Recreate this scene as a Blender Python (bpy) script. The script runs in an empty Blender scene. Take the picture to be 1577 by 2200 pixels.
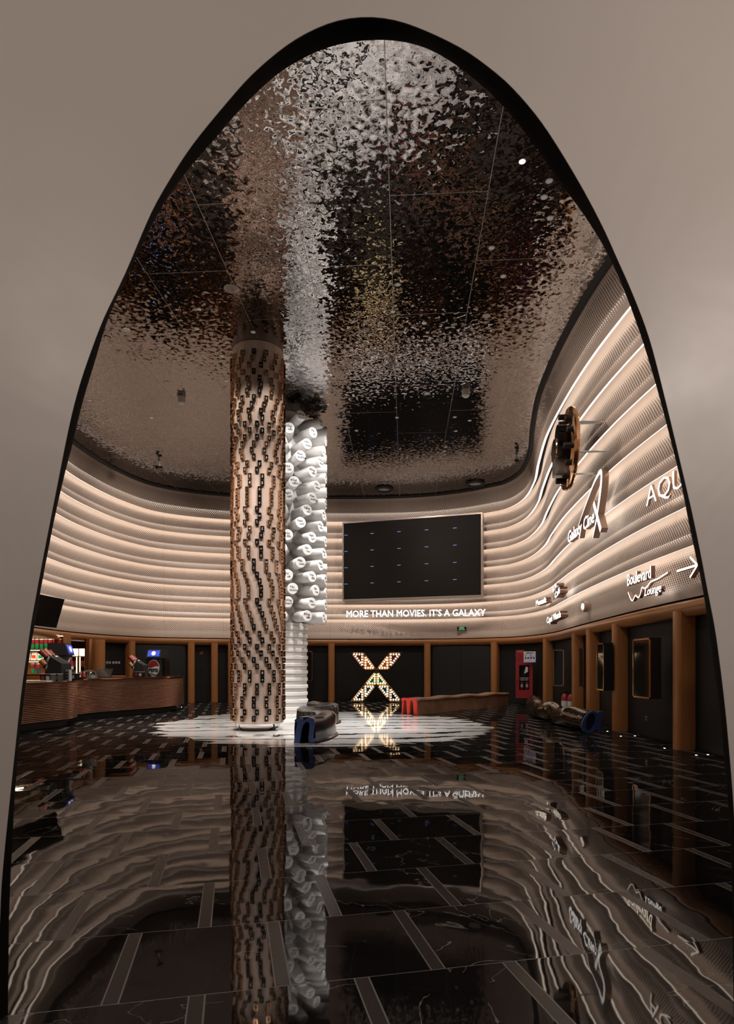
import bpy, bmesh, math, random
from mathutils import Vector, Matrix
from mathutils.geometry import tessellate_polygon

random.seed(7)
SC = bpy.context.scene
COL = SC.collection
# ---------------------------------------------------------------- camera, world, light, exposure
F, CX, HY, CH = 1330.0, 788.5, 1432.0, 1.5       # focal length in px, horizon, camera height
cam = bpy.data.objects.new('camera', bpy.data.cameras.new('camera'))
COL.objects.link(cam); SC.camera = cam
cam.location = (0, 0, CH); cam.rotation_euler = (math.pi/2, 0, 0)
cam.data.sensor_fit = 'AUTO'; cam.data.sensor_width = 36
cam.data.lens = F/2200*36; cam.data.shift_y = (HY-1100)/2200
cam.data.clip_start = 0.05; cam.data.clip_end = 200
SC.view_settings.view_transform = 'Standard'; SC.view_settings.look = 'None'
SC.view_settings.gamma = 1; SC.view_settings.use_curve_mapping = False
SC.view_settings.exposure = 0.0
SC.cycles.max_bounces = 7; SC.cycles.diffuse_bounces = 3; SC.cycles.glossy_bounces = 4
SC.cycles.transparent_max_bounces = 8; SC.cycles.transmission_bounces = 3
SC.cycles.sample_clamp_indirect = 4.0; SC.cycles.caustics_reflective = False
SC.cycles.use_denoising = True; SC.cycles.use_adaptive_sampling = True; SC.cycles.adaptive_threshold = 0.02
W = bpy.data.worlds.new('world'); SC.world = W; W.use_nodes = True
W.node_tree.nodes['Background'].inputs[0].default_value = (1.0, 0.86, 0.76, 1)
W.node_tree.nodes['Background'].inputs[1].default_value = 0.16

def lamp(name, typ, loc, rot, power, color=(1, 0.85, 0.72), **kw):
    d = bpy.data.lights.new(name, typ); d.energy = power; d.color = color
    for k, v in kw.items(): setattr(d, k, v)
    o = bpy.data.objects.new(name, d); COL.objects.link(o); o.location = loc; o.rotation_euler = rot
    return o
def aim(o, target):
    o.rotation_euler = (Vector(target)-o.location).to_track_quat('-Z', 'Y').to_euler()
LED = 4.2                                                     # radiance of the cove strips
# foyer lights behind the camera that wash the plaster arch
aim(lamp('foyer_light', 'AREA', (-2.8, -1.4, 4.6), (0, 0, 0), 46, (1, .85, .75), size=1.4), (-1.8, 2.6, 3.2))
aim(lamp('foyer_light', 'AREA', (3.0, -0.4, 4.0), (0, 0, 0), 58, (1, .88, .81), size=.7), (2.2, 2.6, 3.0))
# downlights over the two columns and the marble medallion
C1 = (-2.604, 14.8); C2 = (-2.41, 18.6); ZC = 9.0
for a, p in ((-150, 90), (-105, 60), (-60, 90), (0, 90), (120, 60)):
    q = (C1[0]+1.5*math.cos(math.radians(a)), C1[1]+1.5*math.sin(math.radians(a)), ZC-.06)
    aim(lamp('column_downlight', 'SPOT', q, (0, 0, 0), p*1.6, (1, .86, .75), spot_size=1.0, spot_blend=.7, shadow_soft_size=.08),
        (C1[0], C1[1], 3.5))
for a, p in ((-140, 420), (-95, 380), (-50, 420)):
    q = (C1[0]+4.6*math.cos(math.radians(a)), C1[1]+4.6*math.sin(math.radians(a)), ZC-.06)
    aim(lamp('column_downlight', 'SPOT', q, (0, 0, 0), p*2.0, (1, .86, .76), spot_size=.95, spot_blend=.9, shadow_soft_size=.1), (C1[0], C1[1], 2.6))
for a, p in ((-110, 700), (-60, 900), (-15, 900), (30, 700)):
    q = (C2[0]+3.2*math.cos(math.radians(a)), C2[1]+3.2*math.sin(math.radians(a)), ZC-.06)
    aim(lamp('column_downlight', 'SPOT', q, (0, 0, 0), p*.36, (1, .97, .94), spot_size=1.5, spot_blend=.7, shadow_soft_size=.08),
        (C2[0], C2[1], 5.0))
    aim(lamp('column_downlight', 'SPOT', (q[0], q[1], ZC-.08), (0, 0, 0), p*1.6, (1, .97, .94), spot_size=.42, spot_blend=.7, shadow_soft_size=.08),
        (C2[0], C2[1], 1.5))
for q, p in (((-1.0, 15.2), 1100), ((1.0, 16.5), 1000), ((-4.2, 15.5), 900), ((.2, 13.6), 700), ((-.6, 18.0), 700)):
    lamp('floor_downlight', 'SPOT', (q[0], q[1], ZC-.06), (0, 0, 0), p*2.0, (1, .97, .94), spot_size=.62, spot_blend=.9, shadow_soft_size=.07)
# added fill spots at ceiling height, raising the ambient light on the walls
for x, y, tx, ty, tz, p in ((-5.5, 18, -10, 19.5, 4.5, 1), (-5.5, 22, -9, 24.5, 4.5, 1), (-2.5, 22.6, -3.5, 27, 4.5, 1), (1.2, 22.4, 1.8, 27, 4.3, 1), (3.2, 21.2, 5.6, 25.5, 4, 1), (1.6, 17.8, 6, 19, 4, 1),
                            (.8, 13.5, 5.5, 14, 4, .8), (.8, 10, 5.5, 10.5, 4, .8), (-4.5, 13, -9, 15, 4.5, 1)):
    aim(lamp('wall_fill_spot', 'SPOT', (x, y, ZC-.06), (0, 0, 0), 420*p, (1, .87, .77), spot_size=1.9, spot_blend=.9, shadow_soft_size=.12), (tx, ty, tz))
for x, y in ((-5.6, 13.6), (-5.2, 16.4), (-4.9, 19.0)):
    aim(lamp('counter_downlight', 'SPOT', (x, y, ZC-.06), (0, 0, 0), 1300, (1, .86, .72), spot_size=.75, spot_blend=.8, shadow_soft_size=.06), (x-1.9, y+.8, .7))
# added spots in front of the wood-framed wall for general ambient light
for x, y, p in ((-7.6, 18.0, 300), (-6.2, 23.6, 300), (-1, 24.6, 240), (2.2, 24.2, 260), (4.4, 22.6, 260), (4.3, 18.4, 160),
                (3.9, 14.6, 130), (3.9, 11.3, 110), (-6.0, 20.5, 300)):
    lamp('ambient_spot', 'SPOT', (x, y, ZC-.06), (0, 0, 0), p, (1, .86, .74), spot_size=1.3, spot_blend=.9, shadow_soft_size=.08)

# ---------------------------------------------------------------- materials
def new_mat(name):
    m = bpy.data.materials.new(name); m.use_nodes = True
    return m, m.node_tree.nodes, m.node_tree.links, m.node_tree.nodes['Principled BSDF']
def mat(name, col, rough=.5, metal=0., emit=None, es=0., spec=.5, coat=0., bump=0., bscale=60., vary=0.):
    m, N, L, B = new_mat(name)
    B.inputs['Base Color'].default_value = (*col, 1); B.inputs['Roughness'].default_value = rough
    B.inputs['Metallic'].default_value = metal; B.inputs['Specular IOR Level'].default_value = spec
    B.inputs['Coat Weight'].default_value = coat
    if emit:
        B.inputs['Emission Color'].default_value = (*emit, 1); B.inputs['Emission Strength'].default_value = es
    if bump or vary:
        tc = N.new('ShaderNodeTexCoord'); n = N.new('ShaderNodeTexNoise'); n.inputs['Scale'].default_value = bscale
        L.new(tc.outputs['Object'], n.inputs['Vector'])
        if bump:
            b = N.new('ShaderNodeBump'); b.inputs['Strength'].default_value = bump; b.inputs['Distance'].default_value = .02
            L.new(n.outputs['Fac'], b.inputs['Height']); L.new(b.outputs['Normal'], B.inputs['Normal'])
        if vary:
            r = N.new('ShaderNodeValToRGB'); r.color_ramp.elements[0].position = .3; r.color_ramp.elements[1].position = .7
            r.color_ramp.elements[0].color = (*[c*(1-vary) for c in col], 1); r.color_ramp.elements[1].color = (*[min(1, c*(1+vary)) for c in col], 1)
            L.new(n.outputs['Fac'], r.inputs['Fac']); L.new(r.outputs['Color'], B.inputs['Base Color'])
    return m
class NG:                                                      # tiny math-node helper
    def __init__(s, N, L): s.N, s.L = N, L
    def m(s, op, a, b=0., c=0.):
        n = s.N.new('ShaderNodeMath'); n.operation = op
        for i, v in enumerate((a, b, c)):
            if hasattr(v, 'links'): s.L.new(v, n.inputs[i])
            else: n.inputs[i].default_value = v
        return n.outputs[0]
    def mix(s, f, a, b):
        n = s.N.new('ShaderNodeMix'); n.data_type = 'RGBA'
        for i, v in ((0, f), (6, a), (7, b)):
            if hasattr(v, 'links'): s.L.new(v, n.inputs[i])
            else: n.inputs[i].default_value = v if i == 0 else (*v, 1)
        return n.outputs[2]
    def noise(s, vec, scale, detail=3., out='Fac', dist=0.):
        n = s.N.new('ShaderNodeTexNoise'); n.inputs['Scale'].default_value = scale; n.inputs['Detail'].default_value = detail
        n.inputs['Distortion'].default_value = dist
        if vec is not None: s.L.new(vec, n.inputs['Vector'])
        return n.outputs[out]
    def vec(s, op, a, b=None, sc=None):
        n = s.N.new('ShaderNodeVectorMath'); n.operation = op
        for i, v in enumerate((a, b)):
            if v is None: continue
            if hasattr(v, 'links'): s.L.new(v, n.inputs[i])
            else: n.inputs[i].default_value = v
        if sc is not None: n.inputs['Scale'].default_value = sc
        return n.outputs[0]

def floor_material():
    m, N, L, B = new_mat('black_marble_floor'); g = NG(N, L)
    pos = N.new('ShaderNodeNewGeometry').outputs['Position']
    sx = N.new('ShaderNodeSeparateXYZ'); L.new(pos, sx.inputs[0]); x, y = sx.outputs[0], sx.outputs[1]
    u = g.m('ADD', g.m('MULTIPLY', x, .977), g.m('MULTIPLY', y, .211))
    v = g.m('ADD', g.m('MULTIPLY', x, -.211), g.m('MULTIPLY', y, .977))
    vv = g.m('DIVIDE', g.m('SUBTRACT', v, 2.92), .752)
    row = g.m('FLOOR', vv); fv = g.m('SUBTRACT', vv, row)
    odd = g.m('FLOORED_MODULO', row, 2.)
    uu = g.m('SUBTRACT', g.m('DIVIDE', g.m('SUBTRACT', u, .189), .765), g.m('MULTIPLY', odd, .49))
    cu = g.m('FLOOR', uu); fu = g.m('SUBTRACT', uu, cu)
    strip = g.m('LESS_THAN', fu, .1)
    l1 = g.m('LESS_THAN', g.m('ABSOLUTE', g.m('SUBTRACT', fu, .004)), .0055)
    l2 = g.m('LESS_THAN', g.m('ABSOLUTE', g.m('SUBTRACT', fu, .098)), .0055)
    l3 = g.m('LESS_THAN', fv, .007)
    line = g.m('MAXIMUM', g.m('MAXIMUM', l1, l2), l3)
    cid = N.new('ShaderNodeCombineXYZ'); L.new(cu, cid.inputs[0]); L.new(row, cid.inputs[1]); L.new(strip, cid.inputs[2])
    wn = N.new('ShaderNodeTexWhiteNoise'); wn.noise_dimensions = '3D'; L.new(cid.outputs[0], wn.inputs['Vector'])
    shift = g.vec('ADD', pos, g.vec('SCALE', wn.outputs['Color'], sc=9.))
    vein = g.m('LESS_THAN', g.m('ABSOLUTE', g.m('SUBTRACT', g.noise(shift, 1.1, 5., dist=1.2), .5)), .0028)
    veinm = g.m('MULTIPLY', vein, g.m('GREATER_THAN', g.noise(shift, 2.3, 1.), .5))
    cloud = g.mix(g.noise(shift, 2.5, 6.), (.0045, .0045, .005), (.016, .0145, .014))
    tile = g.mix(veinm, cloud, (.16, .15, .14))
    stripc = g.mix(g.noise(pos, 60., 2.), (.035, .030, .029), (.058, .051, .048))
    c = g.mix(strip, tile, stripc); c = g.mix(line, c, (.20, .185, .175))
    L.new(c, B.inputs['Base Color'])
    rough = g.m('ADD', .025, g.m('ADD', g.m('MULTIPLY', strip, .2), g.m('MULTIPLY', line, .25)))
    B.inputs['Roughness'].default_value = .6; B.inputs['Specular IOR Level'].default_value = 0.
    tilt = g.vec('SCALE', g.vec('SUBTRACT', wn.outputs['Color'], (.5, .5, .5)), sc=.009)
    wav = g.vec('SCALE', g.vec('SUBTRACT', g.noise(shift, 3.4, 2., out='Color'), (.5, .5, .5)), sc=.016)
    nrm = g.vec('NORMALIZE', g.vec('ADD', g.vec('ADD', tilt, wav), (0, 0, 1)))
    gl = N.new('ShaderNodeBsdfGlossy'); L.new(rough, gl.inputs['Roughness']); L.new(nrm, gl.inputs['Normal']); gl.inputs['Color'].default_value = (1, .97, .95, 1)
    fr = N.new('ShaderNodeFresnel'); fr.inputs['IOR'].default_value = 1.3
    fac = g.m('ADD', .085, g.m('MULTIPLY', .55, g.m('POWER', fr.outputs[0], 1.8)))
    ms = N.new('ShaderNodeMixShader'); L.new(fac, ms.inputs[0]); L.new(B.outputs[0], ms.inputs[1]); L.new(gl.outputs[0], ms.inputs[2])
    L.new(ms.outputs[0], N['Material Output'].inputs[0])
    return m
def ceiling_material():
    m, N, L, B = new_mat('hammered_mirror_ceiling'); g = NG(N, L)
    pos = N.new('ShaderNodeNewGeometry').outputs['Position']
    sx = N.new('ShaderNodeSeparateXYZ'); L.new(pos, sx.inputs[0]); x, y = sx.outputs[0], sx.outputs[1]
    u = g.m('SUBTRACT', x, g.m('MULTIPLY', y, .0617)); v = g.m('ADD', y, g.m('MULTIPLY', x, .0617))
    uu = g.m('DIVIDE', g.m('ADD', u, .255), 1.56); cu = g.m('FLOOR', uu); fu = g.m('SUBTRACT', uu, cu)
    vv = g.m('ADD', g.m('DIVIDE', g.m('SUBTRACT', v, 9.88), 3.36), g.m('MULTIPLY', g.m('FLOORED_MODULO', cu, 2.), .5))
    fv = g.m('FRACT', vv)
    line = g.m('MAXIMUM', g.m('LESS_THAN', fu, .008), g.m('LESS_THAN', fv, .0035))
    gl = N.new('ShaderNodeBsdfGlossy'); L.new(g.mix(line, (.32, .298, .288), (.42, .40, .39)), gl.inputs['Color'])
    L.new(g.m('ADD', .03, g.m('MULTIPLY', line, .5)), gl.inputs['Roughness']); L.new(gl.outputs[0], N['Material Output'].inputs[0])
    n1 = g.vec('SCALE', g.vec('SUBTRACT', g.noise(pos, 10.5, 2., out='Color', dist=.5), (.5, .5, .5)), sc=.36)
    n2 = g.vec('SCALE', g.vec('SUBTRACT', g.noise(pos, 1.3, 1., out='Color'), (.5, .5, .5)), sc=.05)
    nn = g.vec('ADD', g.vec('ADD', n1, n2), (0, 0, -1))
    L.new(g.vec('NORMALIZE', nn), gl.inputs['Normal'])
    return m
def band_material(name, col):
    m, N, L, B = new_mat(name); g = NG(N, L)
    uv = N.new('ShaderNodeUVMap'); sx = N.new('ShaderNodeSeparateXYZ'); L.new(uv.outputs[0], sx.inputs[0])
    a, vf = sx.outputs[0], sx.outputs[1]                       # metres along, 0..1 down the band
    P = .077
    aa = g.m('DIVIDE', a, P); bb = g.m('MULTIPLY', vf, 10.)
    def d(o):
        p = g.m('SUBTRACT', g.m('FRACT', g.m('ADD', aa, o)), .5); q = g.m('SUBTRACT', g.m('FRACT', g.m('ADD', bb, o)), .5)
        p = g.m('ABSOLUTE', p); q = g.m('ABSOLUTE', q)
        return g.m('POWER', g.m('ADD', g.m('POWER', p, 1.15), g.m('POWER', q, 1.15)), .87)
    dm = g.m('MINIMUM', d(0.), d(.5))
    rad = g.m('MULTIPLY', .27, g.m('MINIMUM', 1., g.m('MINIMUM', g.m('MULTIPLY', g.m('ADD', .04, vf), 4.), g.m('MULTIPLY', g.m('SUBTRACT', .93, vf), 3.2))))
    hole = g.m('LESS_THAN', dm, rad)
    seam = g.m('LESS_THAN', g.m('FRACT', g.m('DIVIDE', a, 2.4)), .003)
    base = g.mix(g.noise(uv.outputs[0], 3., 2.), tuple(c*.94 for c in col), col)
    L.new(g.mix(seam, base, tuple(c*.5 for c in col)), B.inputs['Base Color']); B.inputs['Roughness'].default_value = .42
    tr = N.new('ShaderNodeBsdfTransparent'); ms = N.new('ShaderNodeMixShader')
    L.new(hole, ms.inputs[0]); L.new(B.outputs[0], ms.inputs[1]); L.new(tr.outputs[0], ms.inputs[2])
    L.new(ms.outputs[0], N['Material Output'].inputs[0])
    return m
def medallion_material():
    m, N, L, B = new_mat('white_veined_marble'); g = NG(N, L)
    pos = N.new('ShaderNodeNewGeometry').outputs['Position']
    mp = N.new('ShaderNodeMapping'); mp.inputs['Rotation'].default_value = (0, 0, math.radians(-24)); mp.inputs['Scale'].default_value = (.32, 1.15, 1)
    L.new(pos, mp.inputs[0])
    w = g.noise(mp.outputs[0], .75, 4., dist=.9); sx = N.new('ShaderNodeSeparateXYZ'); L.new(mp.outputs[0], sx.inputs[0])
    ph = g.m('ADD', g.m('MULTIPLY', sx.outputs[1], 1.05), g.m('ADD', g.m('MULTIPLY', w, 2.1), g.m('MULTIPLY', g.noise(pos, 3.2, 5.), .42)))
    fr = g.m('ABSOLUTE', g.m('SUBTRACT', g.m('FRACT', ph), .5))
    wd = g.m('ADD', .018, g.m('MULTIPLY', .42, g.m('POWER', g.noise(pos, 2.2, 5.), 2.6)))
    vein = g.m('LESS_THAN', fr, wd)
    L.new(g.mix(vein, (.80, .80, .79), (.012, .011, .011)), B.inputs['Base Color'])
    B.inputs['Roughness'].default_value = .05
    return m
def wood_material(name, c1, c2, axis='Z', rough=.28):
    m, N, L, B = new_mat(name); g = NG(N, L)
    tc = N.new('ShaderNodeTexCoord'); mp = N.new('ShaderNodeMapping')
    mp.inputs['Scale'].default_value = (14, 14, .9) if axis == 'Z' else (1.2, 1.2, 22)
    L.new(tc.outputs['Object'], mp.inputs[0])
    L.new(g.mix(g.noise(mp.outputs[0], 2.2, 5., dist=.5), c1, c2), B.inputs['Base Color']); B.inputs['Roughness'].default_value = rough
    return m
def plaster_material():
    m, N, L, B = new_mat('polished_plaster'); g = NG(N, L)
    pos = N.new('ShaderNodeNewGeometry').outputs['Position']
    L.new(g.mix(g.noise(pos, 1.2, 4.), (.50, .447, .405), (.56, .502, .458)), B.inputs['Base Color'])
    L.new(g.m('ADD', .3, g.m('MULTIPLY', .2, g.noise(pos, 2.5, 3.))), B.inputs['Roughness'])
    b = N.new('ShaderNodeBump'); b.inputs['Strength'].default_value = .25; b.inputs['Distance'].default_value = .05
    mp = N.new('ShaderNodeMapping'); mp.inputs['Scale'].default_value = (1, 1, .6); L.new(pos, mp.inputs[0])
    L.new(g.noise(mp.outputs[0], 1.6, 3., dist=.8), b.inputs['Height']); L.new(b.outputs[0], B.inputs['Normal'])
    return m
def fabric_material():
    m, N, L, B = new_mat('black_fabric_panel'); g = NG(N, L)
    pos = N.new('ShaderNodeNewGeometry').outputs['Position']
    L.new(g.mix(g.noise(pos, 90., 2.), (.006, .0055, .0055), (.017, .015, .0145)), B.inputs['Base Color']); B.inputs['Roughness'].default_value = .6; B.inputs['Specular IOR Level'].default_value = .25
    return m

M = {
 'floor': floor_material(), 'ceiling': ceiling_material(), 'band': band_material('perforated_cream_panel', (.62, .49, .41)),
 'backing': mat('plenum_backing', (.035, .028, .025), .9), 'diffuser': mat('cove_diffuser', (.8, .75, .7), .5, emit=(1, .9, .8), es=1.3), 'led': mat('cove_led', (0, 0, 0), .5, emit=(1, .86, .72), es=LED),
 'medal': medallion_material(), 'wood': wood_material('glossy_brown_wood', (.30, .115, .035), (.44, .19, .065)),
 'wood_h': wood_material('glossy_brown_wood_rail', (.30, .115, .035), (.44, .19, .065), 'X'),
 'plaster': plaster_material(), 'fabric': fabric_material(), 'black': mat('matte_black', (.006, .006, .006), .6),
 'jamb': mat('dark_bronze_jamb', (.006, .005, .0045), .75, 0., spec=.08, bump=.15, bscale=6), 'shadow': mat('recess_shade', (.01, .009, .008), .8),
 'cream': mat('warm_cream_lacquer', (.78, .64, .56), .3), 'copper': mat('polished_copper', (.72, .42, .23), .15, 1.),
 'bronze': mat('rose_bronze', (.72, .40, .22), .16, 1., bump=.05, bscale=25), 'slat': mat('rose_copper_slat', (.92, .60, .43), .27, 1.), 'keyface': mat('black_key_face', (.012, .010, .009), .12),
 'white': mat('white_lacquer', (.82, .80, .78), .38), 'glyph': mat('white_print', (.75, .73, .7), .5),
 'ink': mat('black_print', (.01, .01, .01), .5), 'chrome': mat('chrome', (.85, .86, .88), .04, 1.),
 'glow': mat('lit_sign_face', (.9, .9, .9), .4, emit=(1, .97, .93), es=2.2), 'warmglow': mat('lit_sign_warm', (.9, .85, .8), .4, emit=(1, .90, .76), es=2.4),
 'signside': mat('copper_sign_return', (.5, .34, .26), .35, .4), 'screen': mat('led_screen_black', (.014, .012, .0105), .7, spec=.15),
 'frame': mat('champagne_frame', (.42, .35, .30), .4, .4), 'gloss': mat('black_gloss', (.014, .013, .013), .2, coat=.15, bump=.25, bscale=3.),
 'goldgloss': mat('dark_gold_gloss', (.10, .075, .05), .1, .85, bump=.6, bscale=5), 'navy': mat('navy_paint', (.11, .18, .52), .5),
 'blue': mat('blue_paint', (.03, .055, .17), .45), 'red': mat('red_paint', (.9, .06, .035), .45), 'tan': mat('tan_laminate', (.30, .17, .105), .42, vary=.25, bscale=3),
 'bulb': mat('marquee_bulb', (1, .9, .7), .4, emit=(1, .78, .44), es=2.6), 'steel': mat('brushed_steel', (.5, .5, .5), .3, .9),
 'ring': mat('pale_ring', (.55, .53, .5), .4), 'lens': mat('lamp_lens', (.3, .3, .3), .3, emit=(1, .95, .9), es=.12),
 'hot': mat('lit_lamp_lens', (1, 1, 1), .2, emit=(1, .97, .95), es=9.), 'firered': mat('fire_red', (.33, .022, .03), .4, emit=None),
 'glass': mat('dark_glass', (.01, .01, .01), .05), 'label': mat('label_white', (.7, .7, .68), .5), 'green': mat('green_plastic', (.01, .35, .16), .3),
 'exit': mat('exit_green', (.004, .03, .012), .3), 'exitg': mat('exit_letters', (.2, .5, .3), .4, emit=(.4, .9, .6), es=.35),
 'blueled': mat('screen_blue', (.05, .08, .2), .4, emit=(.25, .35, .8), es=.5), 'bluescr': mat('blue_display', (.01, .02, .2), .3, emit=(.03, .07, .6), es=.9),
 'shelflight': mat('shelf_light', (1, .8, .6), .4, emit=(1, .78, .5), es=7.), 'lightbox': mat('light_box', (1, .9, .8), .4, emit=(1, .84, .62), es=2.6),
 'amber': mat('amber_wood_back', (.40, .19, .07), .35), 'redp': mat('dark_red_print', (.25, .02, .03), .35), 'silver': mat('silver_print', (.5, .5, .53), .3, .3),
 'blueplastic': mat('blue_plastic', (.02, .08, .2), .35), 'orange': mat('orange_board', (.6, .22, .06), .4),
}
_m, _N, _L, _B = new_mat('clear_glass'); _t = _N.new('ShaderNodeBsdfTransparent'); _x = _N.new('ShaderNodeMixShader'); _x.inputs[0].default_value = .12
_B.inputs['Roughness'].default_value = .03; _B.inputs['Base Color'].default_value = (.02, .02, .02, 1)
_L.new(_t.outputs[0], _x.inputs[1]); _L.new(_B.outputs[0], _x.inputs[2]); _L.new(_x.outputs[0], _N['Material Output'].inputs[0]); M['clear'] = _m
for nm, c in (('p_maroon', (.10, .012, .03)), ('p_orange', (.42, .12, .03)), ('p_green', (.03, .13, .015)), ('p_teal', (.01, .05, .10)), ('p_navy', (.006, .01, .05))):
    M[nm] = mat(nm, c, .4)

# ---------------------------------------------------------------- helpers
def P(x, y, z):                                                # photo pixel at height z -> plan position
    D = F*(z-CH)/(HY-y); return ((x-CX)/F*D, D)
def at(x, y, D): return ((x-CX)/F*D, D, CH+(HY-y)/F*D)
class MB:
    def __init__(s): s.v, s.f, s.m = [], [], []
    def add(s, vs, fs, mi=0):
        o = len(s.v); s.v += [tuple(v) for v in vs]; s.f += [tuple(i+o for i in f) for f in fs]; s.m += [mi]*len(fs); return s
    def box(s, c, d, mi=0, rz=0., R=None):
        R = R or Matrix.Rotation(rz, 3, 'Z'); c = Vector(c)
        vs = [c+R@Vector((sx*d[0]/2, sy*d[1]/2, sz*d[2]/2)) for sx in (-1, 1) for sy in (-1, 1) for sz in (-1, 1)]
        return s.add(vs, [(0, 1, 3, 2), (4, 6, 7, 5), (0, 4, 5, 1), (2, 3, 7, 6), (0, 2, 6, 4), (1, 5, 7, 3)], mi)
    def lathe(s, prof, c=(0, 0, 0), n=32, mi=0, R=None, cap=True):
        R = R or Matrix.Identity(3); c = Vector(c)
        vs = [c+R@Vector((r*math.cos(2*math.pi*i/n), r*math.sin(2*math.pi*i/n), z)) for r, z in prof for i in range(n)]
        fs = [(j*n+i, j*n+(i+1) % n, (j+1)*n+(i+1) % n, (j+1)*n+i) for j in range(len(prof)-1) for i in range(n)]
        if cap: fs += [tuple(range(n))[::-1], tuple((len(prof)-1)*n+i for i in range(n))]
        return s.add(vs, fs, mi)
    def cyl(s, a, b, r, n=12, mi=0, r2=None):
        a, b = Vector(a), Vector(b); d = b-a
        R = d.to_track_quat('Z', 'Y').to_matrix()
        return s.lathe([(r, 0), (r if r2 is None else r2, d.length)], a, n, mi, R)
    def tube(s, pts, r, n=6, mi=0):
        for a, b in zip(pts[:-1], pts[1:]): s.cyl(a, b, r, n, mi)
        return s
    def mesh(s, other, T, mi=None):
        o = len(s.v); s.v += [tuple(T@Vector(v)) for v in other.v]; s.f += [tuple(i+o for i in f) for f in other.f]
        s.m += other.m if mi is None else [mi]*len(other.f); return s
    def data(s, name, mats, smooth=False):
        me = bpy.data.meshes.new(name); me.from_pydata(s.v, [], s.f)
        for m in (mats if isinstance(mats, (list, tuple)) else [mats]): me.materials.append(M[m] if isinstance(m, str) else m)
        me.polygons.foreach_set('material_index', s.m)
        if smooth: me.shade_smooth()
        me.update(); return me
    def build(s, name, mats, parent=None, smooth=False, loc=None):
        return link(name, s.data(name, mats, smooth), parent, loc)
def link(name, data, parent=None, loc=None):
    o = bpy.data.objects.new(name, data); COL.objects.link(o)
    if parent: o.parent = parent
    if loc is not None: o.location = loc
    return o
def fin(o, ang=35):                                            # smooth by angle
    me = o.data
    bm = bmesh.new(); bm.from_mesh(me); bmesh.ops.recalc_face_normals(bm, faces=bm.faces)
    for e in bm.edges:
        if len(e.link_faces) == 2 and e.calc_face_angle(0) > math.radians(ang): e.smooth = False
    for f in bm.faces: f.smooth = True
    bm.to_mesh(me); bm.free(); return o
def struct(o): o['kind'] = 'structure'; return o
def thing(name, label, cat, loc=(0, 0, 0), rz=0., group=None):
    o = bpy.data.objects.new(name, None); o.empty_display_size = .1; COL.objects.link(o)
    o.location = loc; o.rotation_euler = (0, 0, rz); return tag(o, label, cat, group)
def tag(o, label, cat, group=None):
    o['label'] = label; o['category'] = cat
    if group: o['group'] = group
    return o
def copy_thing(root, loc, rz, label, group=None):
    r = root.copy(); COL.objects.link(r); r.location = loc; r.rotation_euler = (0, 0, rz); r['label'] = label
    if group: r['group'] = group
    for ch in list(root.children):
        c = ch.copy(); COL.objects.link(c); c.parent = r
        for gch in ch.children:
            d = gch.copy(); COL.objects.link(d); d.parent = c
    return r
def lamp_flag(o): return o
def curve_to_mb(cu):
    o = bpy.data.objects.new('tmp', cu); COL.objects.link(o)
    dg = bpy.context.evaluated_depsgraph_get(); me = bpy.data.meshes.new_from_object(o.evaluated_get(dg))
    r = MB(); r.v = [tuple(v.co) for v in me.vertices]; r.f = [tuple(p.vertices) for p in me.polygons]; r.m = [0]*len(r.f)
    for p_i, p in enumerate(me.polygons): r.m[p_i] = 0 if abs(p.normal.z) > .7 else 1
    bpy.data.objects.remove(o); bpy.data.meshes.remove(me); bpy.data.curves.remove(cu); return r
_gl = {}
def text_mb(s, size=1., depth=.02, bold=0., shear=0., res=2, align='LEFT', space=1.):
    k = (s, size, depth, bold, shear, res, align, space)
    if k not in _gl:
        cu = bpy.data.curves.new('t', 'FONT'); cu.body = s; cu.size = size; cu.extrude = depth/2; cu.offset = min(bold, 0.); cu.shear = shear
        cu.resolution_u = res; cu.align_x = align; cu.align_y = 'CENTER'; cu.space_character = space
        m0 = curve_to_mb(cu)
        if bold > 0:                                           # heavier strokes: overlapping copies instead of an offset outline
            m1 = MB()
            for dx, dy in ((-bold, -bold*.6), (bold, -bold*.6), (-bold, bold*.6), (bold, bold*.6)): m1.mesh(m0, Matrix.Translation((dx, dy, 0)))
            m0 = m1
        _gl[k] = m0
    return _gl[k]
def shape_mb(loops, depth):                                    # filled 2D loops (holes allowed) given a thickness
    cu = bpy.data.curves.new('s', 'CURVE'); cu.dimensions = '2D'; cu.fill_mode = 'BOTH'; cu.extrude = depth/2
    for lp in loops:
        sp = cu.splines.new('POLY'); sp.points.add(len(lp)-1); sp.use_cyclic_u = True
        for p, q in zip(sp.points, lp): p.co = (q[0], q[1], 0, 1)
    return curve_to_mb(cu)
def frame_mat(o, xdir, zup=(0, 0, 1)):                         # local x -> xdir, local y -> up, local z -> toward the viewer side
    x = Vector(xdir).normalized(); y = Vector(zup).normalized(); z = x.cross(y).normalized(); y = z.cross(x)
    T = Matrix((x, y, z)).transposed().to_4x4(); T.translation = Vector(o); return T
def catmull(pts, n):
    out = []
    q = [tuple(2*a-b for a, b in zip(pts[0], pts[1]))]+list(pts)+[tuple(2*a-b for a, b in zip(pts[-1], pts[-2]))]
    for i in range(1, len(q)-2):
        for k in range(n):
            t = k/n
            out.append(tuple(.5*(2*b+(c-a)*t+(2*a-5*b+4*c-d)*t*t+(3*b-a-3*c+d)*t**3) for a, b, c, d in zip(*q[i-1:i+3])))
    out.append(tuple(pts[-1])); return out

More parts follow.
